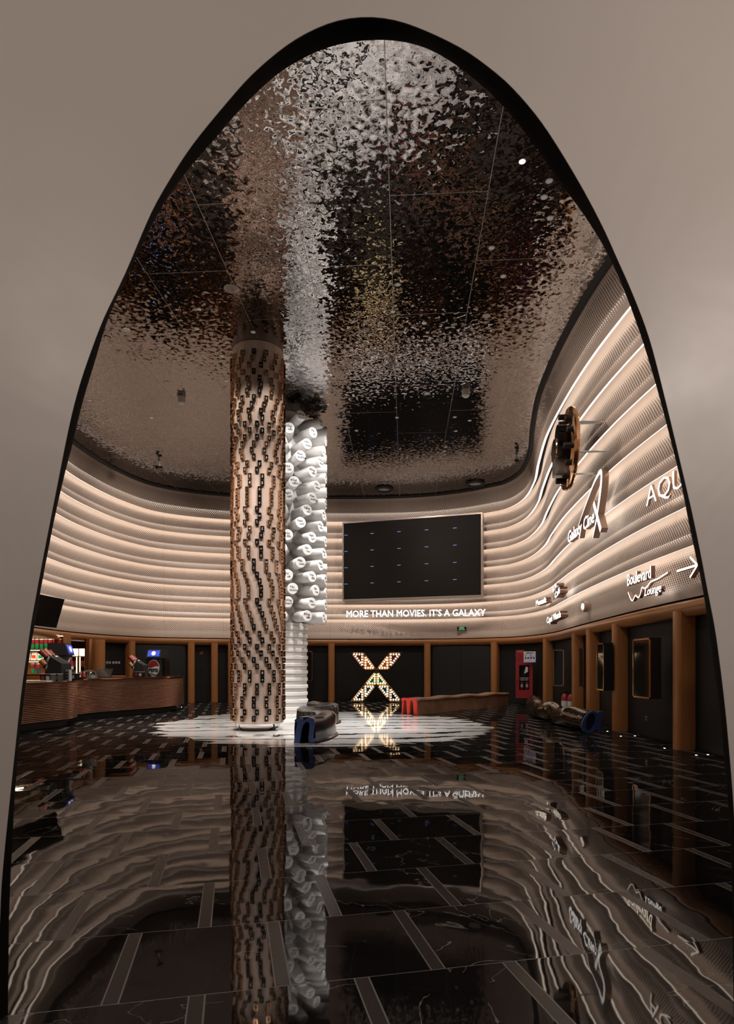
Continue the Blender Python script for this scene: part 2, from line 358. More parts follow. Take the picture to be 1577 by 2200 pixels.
# ---------------------------------------------------------------- the hall: banded wall
CTRL = [(-4.8, 2.75, -4.6, 2.75), (-5.6, 5, -5.4, 5), (-6.8, 8.5, -6.5, 8.5), (-7.9, 12, -7.5, 12), (-8.9, 14.8, -8.5, 15), (-9.8, 17.4, -9.3, 17.6),
        (-10.1, 19.6, -9.65, 19.6), (-10.05, 21.7, -9.7, 21.4), (-9.5, 23.8, -9.4, 23.7), (-8.3, 25.3, -8.5, 25.7), (-5.8, 26.2, -6.0, 27.0),
        (-2.5, 26.7, -2.0, 27.35), (.8, 26.75, .8, 27.3), (2.6, 26.6, 2.6, 27.0), (3.95, 26.2, 4.0, 26.4), (5.1, 25.5, 5.0, 25.65), (5.9, 24.7, 5.6, 25.0),
        (6.35, 23.3, 5.85, 23.6), (6.45, 21.3, 5.6, 21.5), (6.28, 19.5, 5.15, 19.5), (6.05, 17.3, 4.7, 17.2), (5.85, 15, 4.47, 15.0),
        (5.7, 13, 4.38, 13), (5.63, 11.2, 4.42, 11.3), (5.6, 8, 4.6, 8), (5.3, 5, 4.6, 5), (4.8, 2.75, 4.5, 2.75)]
PL = catmull(CTRL, 12); NP = len(PL); ZB = 2.7
EDGES = [9.0, 7.877, 7.12, 6.356, 5.62, 4.885, 4.184, 3.54, 2.7]
def level(z):
    t = (z-ZB)/(ZC-ZB); return [Vector((a*(1-t)+c*t, b*(1-t)+d*t)) for a, b, c, d in PL]
def normals(c):
    out = []
    for i in range(len(c)):
        d = (c[min(i+1, len(c)-1)]-c[max(i-1, 0)]).normalized(); out.append(Vector((d.y, -d.x)))   # toward the room
    return out
MID = level(5.8); ARC = [0.]
for i in range(1, NP): ARC.append(ARC[-1]+(MID[i]-MID[i-1]).length)
def wall_pt(i, z, n):
    c = level(z); nn = normals(c); return Vector((c[i].x+nn[i].x*n, c[i].y+nn[i].y*n, z))
def loft(name, prof, mats, smooth=True, uv=None, i0=0, i1=None, flip=False):
    i1 = NP if i1 is None else i1; k = i1-i0; mb = MB(); uvs = []
    for z, n in prof:
        c = level(max(z, ZB) if z >= ZB else ZB); nn = normals(c)
        for i in range(i0, i1): mb.v.append((c[i].x+nn[i].x*n, c[i].y+nn[i].y*n, z))
    for j in range(len(prof)-1):
        for i in range(k-1):
            mb.f.append((j*k+i, (j+1)*k+i, (j+1)*k+i+1, j*k+i+1)); mb.m.append(0)
            if uv: uvs += [(ARC[i0+i], uv[j]), (ARC[i0+i], uv[j+1]), (ARC[i0+i+1], uv[j+1]), (ARC[i0+i+1], uv[j])]
    me = mb.data(name, mats, smooth)
    if uv:
        l = me.uv_layers.new(name='UVMap')
        l.data.foreach_set('uv', [a for p in uvs for a in p])
    return struct(link(name, me))
DN = .22
for b in range(8):
    zt, zl = EDGES[b], EDGES[b+1]; h = zt-zl
    prof, uv = [], []
    if b > 0: prof.append((zt+.24, -DN-.05)); uv.append(-.3); prof.append((zt+.05, -DN-.01)); uv.append(-.06)
    for t, n in ((0, -DN if b else -.12), (.12, -DN*.90 if b else -.11), (.3, -DN*.70 if b else -.09), (.5, -DN*.42 if b else -.05), (.7, -DN*.14), (.85, .0), (.96, -.008), (1, -.012)):
        prof.append((zt-h*t, n)); uv.append(t)
    loft('wall_back' if b == 0 else 'wall_back', prof, 'band', uv=uv)
    if b < 7:
        loft('trim_1', [(zl+.004, -.03), (zl+.07, -.07)], 'led'); loft('trim_1', [(zl+.05, -.10), (zl+h*.36, -.10)], 'diffuser')
loft('wall_back', [(9.0, -.42), (2.7, -.42)], 'backing')  # near-black colour stands in for the unlit cavity behind the holes
loft('wall_back', [(2.72, -.42), (2.72, -.03)], 'shadow')  # soffit strip with the recess shade put into its colour
loft('trim_2', [(9.0, .02), (8.93, .0), (8.93, -.1)], 'black')  # black strip stands in for the shadow gap at the ceiling edge
# lower wall: gap shade painted as a dark strip, wood rail, fabric panels
iL = min(range(NP), key=lambda i: (level(ZB)[i]-Vector((-9.75, 23.2))).length if level(ZB)[i].x < -5 else 99)
loft('trim_3', [(2.72, -.10), (2.64, -.10)], 'shadow')
RAIL = [(2.66, -.16), (2.66, .0), (2.63, .02), (2.56, .03), (2.50, .02), (2.44, -.03), (2.40, -.06), (2.40, -.2)]
loft('trim_4', RAIL, 'wood_h')
loft('wall_back', [(2.66, -.25), (0, -.25)], 'fabric', i0=iL)
iR = min(range(NP), key=lambda i: abs(level(ZB)[i].x+7.5)+abs(level(ZB)[i].y-11))
loft('wall_left', [(2.66, -.25), (0, -.25)], 'fabric', i1=iR)
loft('baseboard_back', [(.03, -.235), (.025, -.225), (0, -.225)], 'jamb', i0=iL)
# kiosk alcove behind the counter
mb = MB()
mb.box((-12.9, 18.5, 1.5), (.1, 13, 3)); mb.box((-11.2, 24.9, 1.5), (3.5, .1, 3)); mb.box((-11.2, 12.0, 1.5), (6.9, .1, 3)); mb.box((-11.65, 18.5, 2.78), (2.5, 13, .06))
struct(mb.build('wall_left', 'amber'))

struct(MB().add([(-14, -4, 0), (9, -4, 0), (9, 29, 0), (-14, 29, 0)], [(0, 1, 2, 3)]).build('floor', 'floor'))
struct(MB().add([(-12, 2.72, ZC), (9, 2.72, ZC), (9, 29, ZC), (-12, 29, ZC)], [(0, 3, 2, 1)]).build('ceiling', 'ceiling'))

# ---------------------------------------------------------------- posts of the wood frame
def inv_plan(px, near=True):                                   # index on the wall line seen at photo column px (nearest crossing)
    c = level(ZB); best = None
    for i in range(NP):
        x = c[i].x/c[i].y*F+CX if c[i].y > 1 else 1e9
        if c[i].y < 9.5: continue
        e = abs(x-px)+(0 if (px < 760) == (c[i].x < 0) else 500)
        if best is None or e < best[0]: best = (e, i)
    return best[1]
def lerp_plan(px):
    i = inv_plan(px); c = level(ZB); out = c[i]
    for j in (i-1, i):
        if 0 <= j < NP-1:
            a, b = c[j], c[j+1]; xa, xb = a.x/a.y*F+CX, b.x/b.y*F+CX
            if (xa-px)*(xb-px) <= 0 and xa != xb: out = a.lerp(b, (px-xa)/(xb-xa)); i = j
    return out, normals(c)[i]
POSTS = [284, 411, 461, 497, 712, 918, 1061, 1171]
POSTXY = []
for px in POSTS: POSTXY.append((lerp_plan(px)))
for X, Y in ((6.17, 18.4), (6.0, 16.8), (5.78, 14.4), (5.55, 11.25), (5.5, 8.3), (5.3, 5.6)):
    c = level(ZB); i = min((k for k in range(NP) if c[k].x > 0), key=lambda k: abs(c[k].y-Y)+(100 if c[k].y > 24 else 0))
    POSTXY.append((c[i], normals(c)[i]))
for Y in (6., 9.2, 12.):
    c = level(ZB); i = min((k for k in range(NP) if c[k].x < 0), key=lambda k: abs(c[k].y-Y)); POSTXY.append((c[i], normals(c)[i]))
for p, n in POSTXY:
    t = Vector((-n.y, n.x)); mb = MB(); prof = [(-.14, -.24), (-.14, .0), (-.115, .045), (-.05, .065), (.05, .065), (.115, .045), (.14, .0), (.14, -.24)]
    for z in (0, 2.5):
        mb.v += [(p.x+t.x*a+n.x*b, p.y+t.y*a+n.y*b, z) for a, b in prof]
    k = len(prof); mb.f = [(i, (i+1) % k, (i+1) % k+k, i+k) for i in range(k)]+[tuple(range(k))[::-1], tuple(range(k, 2*k))]; mb.m = [0]*len(mb.f)
    struct(fin(mb.build('trim_5', 'wood'), 50))
# doorways between some posts: black panels paint the dark of the recess
def bay_doorway(a, b, k):
    (p, n), (q, m) = a, b; mid = (p+q)/2; t = (q-p); w = t.length-.34; t.normalize(); n = Vector((t.y, -t.x))
    mb = MB(); R = Matrix.Rotation(math.atan2(t.y, t.x), 3, 'Z'); c = mid-n*.21
    for s in (-1, 1): mb.box((c.x+s*t.x*w/4, c.y+s*t.y*w/4, 1.19), (w/2-.012, .05, 2.36), R=R)
    return struct(mb.build('door_%d' % k, ['black', 'steel']))
bay_doorway(POSTXY[0], POSTXY[1], 1); bay_doorway(POSTXY[5], POSTXY[6], 2)
# curved bronze post by the fridges
struct(fin(MB().lathe([(.24, 0), (.24, 2.45)], (-9.52, 21.9, 0), 28).build('trim_6', 'wood'), 50))
struct(fin(MB().lathe([(.13, 0), (.13, 2.45)], (-9.62, 21.4, 0), 28).build('trim_7', 'bronze'), 50))

# ---------------------------------------------------------------- arch wall around the camera's opening
OUT = [(-14, 2350), (-10, 2200), (-4, 2080), (0, 1960), (6, 1860), (33, 1600), (40, 1534), (47, 1472), (56.5, 1409), (65.5, 1340), (72, 1308), (86, 1230), (107, 1122), (130, 1005), (150, 906), (173, 818), (207, 722), (226, 674),
       (264, 598), (304, 503), (329, 446), (355.5, 400), (400, 328), (444, 271), (489, 217.5), (533, 166.5), (577.5, 126.5), (622, 91), (666, 66), (711, 46.6), (755, 37), (787, 35.5), (820, 37),
       (866, 46.6), (932, 73), (1010, 113), (1066, 158), (1078.5, 164), (1115, 203), (1150, 243), (1185, 293), (1222, 353), (1258, 415), (1302, 500), (1324.7, 553), (1347.5, 601.5), (1365, 644.6), (1380.5, 682.6), (1400, 741), (1422.6, 850 - 20),
       (1444, 917), (1467.7, 1017), (1488, 1104), (1508, 1201), (1524.5, 1290), (1536, 1345), (1551, 1457), (1561, 1545), (1566, 1600), (1571, 1659), (1576, 1723), (1580, 1800), (1586, 1950), (1590, 2200), (1592, 2350)]
INN = [(16, 2350), (17, 2185), (18, 2100), (20, 1950), (27, 1800), (36, 1650), (45, 1558), (58, 1450), (73, 1350), (86, 1276), (109.6, 1151), (120, 1101), (131.5, 1050), (143, 1002), (159, 944), (168, 900), (184, 841), (211, 754),
       (226, 700.6), (253, 636), (275.6, 590), (298, 541), (321, 495), (348, 442), (378, 400), (400, 368), (466.6, 293), (511, 240), (555, 195), (600, 155), (644, 129), (688.5, 106.5), (733, 94), (777, 87), (826, 85), (888, 93),
       (932.6, 110), (977, 137), (1021, 171), (1066, 211), (1100, 250), (1140, 300), (1175, 350), (1208, 400), (1240, 440), (1285, 508), (1309, 551), (1330, 597), (1350, 646), (1378, 724), (1400, 795), (1416, 850), (1437.6, 933), (1461, 1027),
       (1484, 1144), (1507, 1250), (1518, 1317), (1534.6, 1440), (1548, 1534), (1555, 1627), (1561.5, 1691), (1568, 1786), (1572.7, 1898), (1575, 2041), (1576.5, 2200), (1577, 2350)]
D1, D2, D3 = 2.58, 2.68, 2.82
def smooth_outline(pts, D, n=220):
    w = [((x-CX)/F*D, CH+(HY-y)/F*D) for x, y in pts]
    c = catmull(w, 6); L = [0.]
    for a, b in zip(c[:-1], c[1:]): L.append(L[-1]+math.hypot(b[0]-a[0], b[1]-a[1]))
    r = []; j = 0
    for k in range(n+1):
        s = L[-1]*k/n
        while j < len(L)-2 and L[j+1] < s: j += 1
        t = (s-L[j])/max(1e-9, L[j+1]-L[j]); r.append((c[j][0]*(1-t)+c[j+1][0]*t, c[j][1]*(1-t)+c[j+1][1]*t))
    for _ in range(2): r = [r[0]]+[tuple((a+2*b+c)/4 for a, b, c in zip(r[i-1], r[i], r[i+1])) for i in range(1, n)]+[r[-1]]
    return r
def to_floor(r):
    r = [p for p in r if p[1] > .02]; return [(r[0][0], 0)]+r+[(r[-1][0], 0)]
o1 = to_floor(smooth_outline(OUT, D1)); o2 = to_floor(smooth_outline(INN, D2))
def resamp(r, n=200):
    L = [0.]
    for a, b in zip(r[:-1], r[1:]): L.append(L[-1]+math.hypot(b[0]-a[0], b[1]-a[1]))
    out = []; j = 0
    for k in range(n+1):
        s = L[-1]*k/n
        while j < len(L)-2 and L[j+1] < s: j += 1
        t = (s-L[j])/max(1e-9, L[j+1]-L[j]); out.append((r[j][0]*(1-t)+r[j+1][0]*t, r[j][1]*(1-t)+r[j+1][1]*t))
    return out
o1, o2 = resamp(o1), resamp(o2)
k3 = D3/D2*1.004; o3 = [(x*k3, max(0, CH+(z-CH)*k3) if z > 0 else 0) for x, z in o2]
def arch_face(o, y, name, m, ztop=9.3, xw=8.):
    n = len(o); mb = MB(); outer = []
    for k, (x, z) in enumerate(o):
        t = k/(n-1); L = [(-xw, 0), (-xw, ztop), (xw, ztop), (xw, 0)]
        s = t*3; i = min(2, int(s)); f = s-i
        outer.append((L[i][0]*(1-f)+L[i+1][0]*f, L[i][1]*(1-f)+L[i+1][1]*f))
    mb.v = [(x, y, z) for x, z in o]+[(x, y, z) for x, z in outer]
    mb.f = [(i, i+1, n+i+1, n+i) for i in range(n-1)]; mb.m = [0]*(n-1)
    return struct(mb.build(name, m))
arch_face(o1, D1, 'wall_front', 'plaster'); arch_face(o3, D3, 'wall_front', 'fabric')
def ribbon(curves, name, m):
    n = len(curves[0][0]); mb = MB()
    for o, y in curves: mb.v += [(x, y, z) for x, z in o]
    for j in range(len(curves)-1):
        mb.f += [(j*n+i, j*n+i+1, (j+1)*n+i+1, (j+1)*n+i) for i in range(n-1)]
    mb.m = [0]*len(mb.f); return struct(mb.build(name, m, smooth=True))
ow = [(a[0]*.5+b[0]*.5, a[1]*.5+b[1]*.5) for a, b in zip(o1, o2)]
oe = [(x*.999, z-.004 if z > .1 else z) for x, z in o1]
ribbon([(o1, D1), (o1, D1+.003)], 'trim_8', 'plaster')
ribbon([(o1, D1+.003), (ow, (D1+D2)/2+.01), (o2, D2), (o3, D3)], 'trim_9', 'jamb')

# ---------------------------------------------------------------- marble medallion
MED = [(343, 1563.7), (362, 1553), (416, 1543), (455, 1538), (520, 1533), (600, 1529), (680, 1527.5), (727, 1529), (790, 1530.7), (863, 1537), (949, 1540), (1009, 1549.7), (1041, 1559), (1044, 1566), (1041, 1575), (1006, 1584.6),
       (926.6, 1595.7), (876, 1598), (796.6, 1603.6), (758.5, 1604), (673, 1605), (607, 1604), (544.6, 1599.4), (482, 1596.4), (389.6, 1584.5), (351, 1574)]
mp = [P(x, y, 0) for x, y in MED]; rnd = random.Random(3); loop = []
for i in range(len(mp)):
    a, b = Vector(mp[i]), Vector(mp[(i+1) % len(mp)]); L = (b-a).length; k = max(1, int(L/.32))
    for j in range(k):
        q = a.lerp(b, j/k); s = rnd.uniform(.05, .42) if (j+i) % 2 else -rnd.uniform(0, .16)
        loop.append((q.x+s*(1 if q.x > -.9 else -1)*.95, q.y+s*.28*(1 if q.x > -.9 else -1)))
mm = shape_mb([loop], .004); mb = MB().mesh(mm, Matrix.Translation((0, 0, .0022)), 0)
tag(mb.build('floor_medallion', 'medal'), 'white marble floor medallion with ragged edge and black veins under the two columns', 'floor inlay')

# ---------------------------------------------------------------- column of keyboard keys
col1 = thing('key_column', 'tall cream column studded with copper-edged black keyboard keys', 'column', (C1[0], C1[1], 0))
R1 = .60
b = fin(MB().lathe([(R1, .17), (R1, 8.995)], n=96).build('column_shaft', 'cream', col1), 50)
fin(MB().lathe([(.40, 0.004), (.46, .03), (.52, .09), (.53, .17)], n=64).build('chrome_base', 'chrome', col1), 60)
KW, KH, KD = .088, .132, .055
def key_mb(ch):
    mb = MB(); w, h, d = KW/2, KH/2, KD; e = .010
    o = [(-w, -h, 0), (w, -h, 0), (w, h, 0), (-w, h, 0)]; f = [(x, y, d) for x, y, _ in o]
    i1 = [(x*(1-e/w), y*(1-e/h), d) for x, y, _ in o]; i2 = [(x, y, d-.004) for x, y, _ in i1]
    mb.add(o+f+i1+i2, [(0, 1, 5, 4), (1, 2, 6, 5), (2, 3, 7, 6), (3, 0, 4, 7), (4, 5, 9, 8), (5, 6, 10, 9), (6, 7, 11, 10), (7, 4, 8, 11), (8, 9, 13, 12), (9, 10, 14, 13), (10, 11, 15, 14), (11, 8, 12, 15)], 0)
    mb.add(i2, [(0, 1, 2, 3)], 1)
    g = text_mb(ch, .085, .002, .002, res=1, align='CENTER')
    return mb.mesh(g, Matrix.Translation((0, 0, d-.002)), 2)
ROWS = ['qwertyuiop7894', 'asdfghjkl+456a', 'zxcvbnm,.123zx', '1234567890qwer', 'rtyu4561%#fghb', 'sfghj+7890asdw', 'vbnm&1234zpoiu']
KEYS = []; nrow = 57
offs = random.Random(11)
for r in range(nrow):
    z = .30+r*.1502; base = offs.choice([0, .22, .38, .55, .8, .12])
    for k in range(14): KEYS.append((z, (k+base)*2*math.pi/14, ROWS[r % 7][k]))
def key_T(z, a): # a measured from the +X axis
    n = Vector((math.cos(a), math.sin(a), 0)); x = Vector((-math.sin(a), math.cos(a), 0))
    T = Matrix((x, Vector((0, 0, 1)), n)).transposed().to_4x4(); T.translation = n*(R1-.004)+Vector((0, 0, z)); return T
view1 = math.atan2(-C1[1], -C1[0])
KEYS.sort(key=lambda k: -math.cos(k[1]-view1)/((k[0]-1.5)**2+14.8**2))
kd = {}
for z, a, ch in KEYS[:100]:
    if ch not in kd: kd[ch] = key_mb(ch).data('key', ['copper', 'keyface', 'glyph'])
    o = link('key', kd[ch], col1); o.matrix_local = key_T(z, a)
rest = MB(); kmb = {}
for z, a, ch in KEYS[100:]:
    if ch not in kmb: kmb[ch] = key_mb(ch)
    rest.mesh(kmb[ch], key_T(z, a))
rest.build('key_field', ['copper', 'keyface', 'glyph'], col1)['kind'] = 'stuff'

# ---------------------------------------------------------------- column of white tubes
col2 = thing('tube_column', 'white column bristling with round tubes printed with black words above stacked white rings', 'column', (C2[0], C2[1], 0))
fin(MB().lathe([(.5, 2.75), (.5, 8.99)], n=64).build('column_core', 'white', col2), 50)
for k in range(26):
    r = (.635, .60, .625, .605)[k % 4]; z = k*.107+.002
    fin(MB().lathe([(r-.015, z), (r, z+.012), (r, z+.09), (r-.015, z+.105)], n=64).build('stacked_ring', 'white', col2), 30)
WORDS = ['Trường|thành', 'Bồng|bềnh', 'Sân|bay', 'Đồng|tiền', 'Nghỉ|ngơi', 'Mây|mưa', 'Hồn|nhiên', 'Tiếng|nói', 'Vui|vẻ', 'Phim|trường', 'Ngày|mới', 'Yêu|thương', 'Nhà|hát', 'Tràn|đầy']
OFF = [19, 3, 29, 19, 2, 10, 2, 29, 19, 1, 29, 19, 1, 8, 1, 29]
view2 = math.atan2(-C2[1], -C2[0])
TUB = []
for r in range(16):
    for k in range(10): TUB.append((8.60-r*.377, OFF[r]+k*36, WORDS[(r*3+k*5) % len(WORDS)]))
TR, TL = .155, 1.2
def tube_mb(w, col='white'):
    mb = MB().lathe([(TR*.98, .42), (TR, TL-.008), (TR-.006, TL)], n=28, mi=0, R=Matrix(((0, 0, 1), (1, 0, 0), (0, 1, 0))))
    a, c = w.split('|')
    for s, dx, dz in ((a, -.02, .045), (c, .035, -.045)):
        mb.mesh(text_mb(s, .085, .002, .0015, res=1, align='CENTER'), Matrix.Translation((TL+.001, dx, dz))@Matrix(((0, 0, 1, 0), (1, 0, 0, 0), (0, 1, 0, 0), (0, 0, 0, 1))), 1)
    return mb
def angp(phi): return view2+math.radians(phi)
TUB.sort(key=lambda k: (math.cos(math.radians(k[1]-25)) < -.15, -math.cos(math.radians(k[1]-25))))
td = {}
for z, phi, w in TUB[:100]:
    if w not in td: td[w] = tube_mb(w).data('printed_tube', ['white', 'ink']); 
    o = link('printed_tube', td[w], col2, (0, 0, z)); o.rotation_euler = (0, 0, angp(phi))
rest = MB(); tm = {}
for z, phi, w in TUB[100:]:
    if w not in tm: tm[w] = tube_mb(w)
    rest.mesh(tm[w], Matrix.Translation((0, 0, z))@Matrix.Rotation(angp(phi), 4, 'Z'))
rest.build('tube_field', ['white', 'ink'], col2)['kind'] = 'stuff'
for me in td.values():
    for p in me.polygons: p.use_smooth = p.material_index == 0 and len(p.vertices) == 4

# ---------------------------------------------------------------- LED screen
TLc, BLc = at(735.6, 1121, 26.6), at(734, 1289.7, 26.6); Dr = 26.6*168.7/180.5
TRc, BRc = at(1036.7, 1102, Dr), at(1035, 1282.5, Dr)
zt, zb = (TLc[2]+TRc[2])/2, (BLc[2]+BRc[2])/2
a, b = Vector((TLc[0], TLc[1])), Vector((TRc[0], TRc[1])); wd = (b-a).length; t = (b-a).normalized(); nrm = Vector((t.y, -t.x))
scr = thing('led_screen', 'large dark rectangular video screen mounted on the banded back wall', 'screen', (a.x, a.y, zb), math.atan2(t.y, t.x))
h = zt-zb
MB().box((wd/2, .045, h/2), (wd-.12, .06, h-.12)).build('display_panel', 'screen', scr)
mb = MB()
for c, d in (((wd/2, .25, .03), (wd, .52, .06)), ((wd/2, .25, h-.03), (wd, .52, .06)), ((.03, .25, h/2), (.06, .52, h-.12)), ((wd-.03, .25, h/2), (.06, .52, h-.12))): mb.box(c, d)
mb.build('screen_frame', 'frame', scr)
for r in range(5):
    for c in range(5): MB().box((.16+c*1.17, .012, .72+r*.70-(.12 if r == 4 else 0)), (.15 if c or 1 else .1, .006, .025)).build('status_readout', 'blueled', scr)

# ---------------------------------------------------------------- signs
def text_sign(name, label, cat, s, p0, p1, height, depth, face, bold=.0, shear=0., group=None, condense=None, side='signside', letters=True, parent=None):
    """raised letters from p0 (lower left) to p1 (lower right), in metres"""
    p0, p1 = Vector(p0), Vector(p1); wd = (p1-p0).length
    full = text_mb(s, 1., .05, bold, shear); x0 = min(v[0] for v in full.v); x1 = max(v[0] for v in full.v)
    cap = text_mb(s[0] if s[0].isupper() else 'M', 1., .05, bold, shear); y0 = min(v[1] for v in cap.v); y1 = max(v[1] for v in cap.v)
    sy = height/(y1-y0); sx = wd/(x1-x0); T = frame_mat(p0, p1-p0)
    root = parent
    if root is None:
        root = thing(name, label, cat, p0, 0, group)
    Ti = Matrix.Translation(-Vector(root.location))@T
    # split the text mesh into connected letters by x gaps
    S = Matrix.Diagonal((sx, sy, depth/.05, 1)); mb = MB()
    for v in full.v: mb.v.append(tuple(Ti@(S@Vector((v[0]-x0, v[1]-y0, v[2]+.025)))))
    mb.f = full.f; mb.m = list(full.m)
    # connected components, merged when they overlap along x
    par = list(range(len(mb.v)))
    def fd(i):
        while par[i] != i: par[i] = par[par[i]]; i = par[i]
        return i
    for f in mb.f:
        for k in f[1:]: par[fd(k)] = fd(f[0])
    comp = {}
    for i in range(len(mb.v)): comp.setdefault(fd(i), []).append(i)
    groups = []
    for ids in sorted(comp.values(), key=lambda ids: min(full.v[i][0] for i in ids)):
        lo, hi = min(full.v[i][0] for i in ids), max(full.v[i][0] for i in ids)
        if groups and lo < groups[-1][1]-.3*min(hi-lo, groups[-1][1]-groups[-1][0])-1e-4 or (groups and lo < groups[-1][1] and not letters):
            groups[-1][2].update(ids); groups[-1][1] = max(groups[-1][1], hi)
        else: groups.append([lo, hi, set(ids)])
    for lo, hi, ids in groups:
        mp_ = {}; m2 = MB()
        for f, mi in zip(mb.f, mb.m):
            if f[0] in ids:
                for k in f:
                    if k not in mp_: mp_[k] = len(m2.v); m2.v.append(mb.v[k])
                m2.f.append(tuple(mp_[k] for k in f)); m2.m.append(mi)
        m2.build('letter', [face, side], root)
    return root
text_sign('slogan_sign', 'white lit letters reading MORE THAN MOVIES. IT\'S A GALAXY below the video screen', 'sign', "MORE THAN MOVIES. IT'S A GALAXY",
          at(745, 1326, 26.4), at(1043, 1323, 25.7), .27, .05, 'glow', bold=.004)
# exit sign
e0 = Vector(at(981.5, 1355.5, 26.1)); e1 = Vector(at(1003, 1355.5, 26.05)); T = frame_mat(e0, e1-e0); we = (e1-e0).length
ex = thing('exit_sign', 'small dark green EXIT sign on the cream wall above the wood rail', 'sign', e0)
Tl = Matrix.Translation(-e0)@T
MB().mesh(MB().box((we/2, .095, -.02), (we, .19, .05)), Tl).build('sign_case', 'frame', ex)
MB().mesh(MB().box((we/2, .095, .008), (we-.04, .15, .01)), Tl).build('sign_panel', 'exit', ex)
MB().mesh(text_mb('EXIT', .1, .004, .003, align='CENTER'), Tl@Matrix.Translation((we/2, .125, .015))).build('lettering', ['exitg', 'exitg'], ex)
MB().mesh(text_mb('LỐI THOÁT', .05, .004, .002, align='CENTER'), Tl@Matrix.Translation((we/2, .055, .015))).build('lettering', ['exitg', 'exitg'], ex)

IR0 = min(i for i in range(NP) if PL[i][0] > 6.2 and PL[i][1] < 24)
_lv = {}
def WX(D, z):                                                  # right-hand wall: x at depth D and height z
    k = round(z, 1)
    if k not in _lv: _lv[k] = level(k)
    c = _lv[k]; j = min(range(IR0, NP-1), key=lambda i: abs(c[i].y-D)); return c[j].x
def RW(D, z, off=.16): return Vector((WX(D, z)-off, D, z))
def stroke(pts, w, depth, T, name, face, parent, side='signside'):   # a raised band following 2D points
    L, Rr = [], []
    for i, p in enumerate(pts):
        a = Vector(pts[max(0, i-1)][:2]); b = Vector(pts[min(len(pts)-1, i+1)][:2]); d = (b-a).normalized(); n = Vector((-d.y, d.x)); ww = (p[2] if len(p) > 2 else w)/2
        L.append((p[0]+n.x*ww, p[1]+n.y*ww)); Rr.append((p[0]-n.x*ww, p[1]-n.y*ww))
    s = shape_mb([L+Rr[::-1]], depth)
    return MB().mesh(s, T@Matrix.Translation((0, 0, depth/2))).build(name, [face, side], parent)

# cinema logo: letters rising to a big X with a swoosh over it
A0, A1 = RW(16.1, 4.7), RW(13.7, 4.7)
logo = text_sign('cinema_sign', 'white lit Galaxy CineX cinema sign with a tall looping swoosh on the right wall', 'sign', 'Galaxy Cine', A0, A1, .30, .12, 'glow', bold=.02, shear=.1)
T = frame_mat(A0, A1-A0); T = Matrix.Translation(-A0)@T
for pts in ([(2.42, .42, .12), (2.95, -.30, .13)], [(2.35, -.34, .03), (2.62, .0, .08), (2.86, .42, .12), (2.98, .72, .12), (2.98, .92, .11), (2.8, .95, .09), (2.35, .82, .06), (1.6, .46, .03), (1.1, .2, .01)]):
    pp = catmull([tuple(p) for p in pts], 6) if len(pts) > 2 else pts
    stroke(pp, .1, .14, T, 'swoosh' if len(pts) > 2 else 'letter', 'glow', logo)
# AQUAFINA outline letters (only the first letters clear the arch)
text_sign('brand_sign', 'warm lit AQUAFINA letters on the right wall, cut off by the arch edge', 'sign', 'AQUAFINA', RW(11.3, 4.42), RW(8.2, 4.42), .34, .05, 'warmglow', bold=-.008)
# lounge sign
B0, B1 = RW(12.75, 3.16, .14), RW(11.6, 3.16, .14)
lg = text_sign('lounge_sign', 'lit Boulevard Lounge sign with a wavy line, left of the arrow sign', 'sign', 'Boulevard', B0, B1, .23, .08, 'warmglow', bold=.008)
text_sign('lounge_sign', '', '', 'Lounge', RW(12.03, 2.87, .14), RW(11.3, 2.87, .14), .16, .08, 'glow', bold=.004, shear=.25, parent=lg)
T = Matrix.Translation(-B0)@frame_mat(B0, B1-B0)
wv = catmull([(.02, -.13), (.12, -.25), (.25, -.33), (.39, -.24), (.46, -.27), (.55, -.30), (.62, -.26), (.66, -.2), (.72, -.12), (.85, -.16), (.99, -.12), (1.13, -.07), (1.45, -.05), (1.83, .0)], 4)
stroke(wv, .026, .07, T, 'wavy_line', 'warmglow', lg)
A0, A1 = RW(10.65, 3.12, .14), RW(10.0, 3.12, .14)
ar = thing('arrow_sign', 'lit white arrow sign pointing right beside the arch edge', 'sign', A0); T = Matrix.Translation(-A0)@frame_mat(A0, A1-A0)
stroke([(0, .02), (.62, .02)], .035, .08, T, 'arrow_shaft', 'warmglow', ar)
stroke([(.42, .19), (.65, .02)], .035, .08, T, 'arrow_head', 'warmglow', ar); stroke([(.42, -.15), (.65, .02)], .035, .08, T, 'arrow_head', 'warmglow', ar)
# small tenant signs in the bend of the wall
text_sign('tenant_sign', 'small lit sign low on the bend, left of the two-line sign', 'sign', 'Mozzaik', at(1164, 1302, 22.0), at(1187, 1294, 21.2), .19, .22, 'warmglow', bold=.03)
ts = text_sign('tenant_sign', 'small two-line lit sign stacked steeply in the bend of the wall', 'sign', 'Le', at(1204.5, 1273, 18.6), at(1212.5, 1258, 17.8), .17, .22, 'glow', bold=.04)
text_sign('tenant_sign', '', '', 'Café', at(1208.5, 1287, 18.6), at(1220, 1273, 17.7), .19, .22, 'glow', bold=.03, parent=ts)
text_sign('tenant_sign', 'small lit sign lowest on the bend, just above the dark recess', 'sign', 'Capri Watch', at(1190, 1340, 19.6), at(1221, 1326, 18.0), .2, .22, 'warmglow', bold=.02)
q = Vector(at(1252, 1303, 16.6)); em = thing('round_sign', 'small round lit emblem drum on the lowest band of the right wall', 'sign', q)
R = Matrix(((0, 0, -1), (-1, 0, 0), (0, 1, 0)))
MB().lathe([(.15, 0), (.15, -.12)], R=R, n=24).build('drum', 'signside', em)
MB().lathe([(.085, .012), (.085, .0)], R=R, n=24).build('lit_face', 'glow', em)
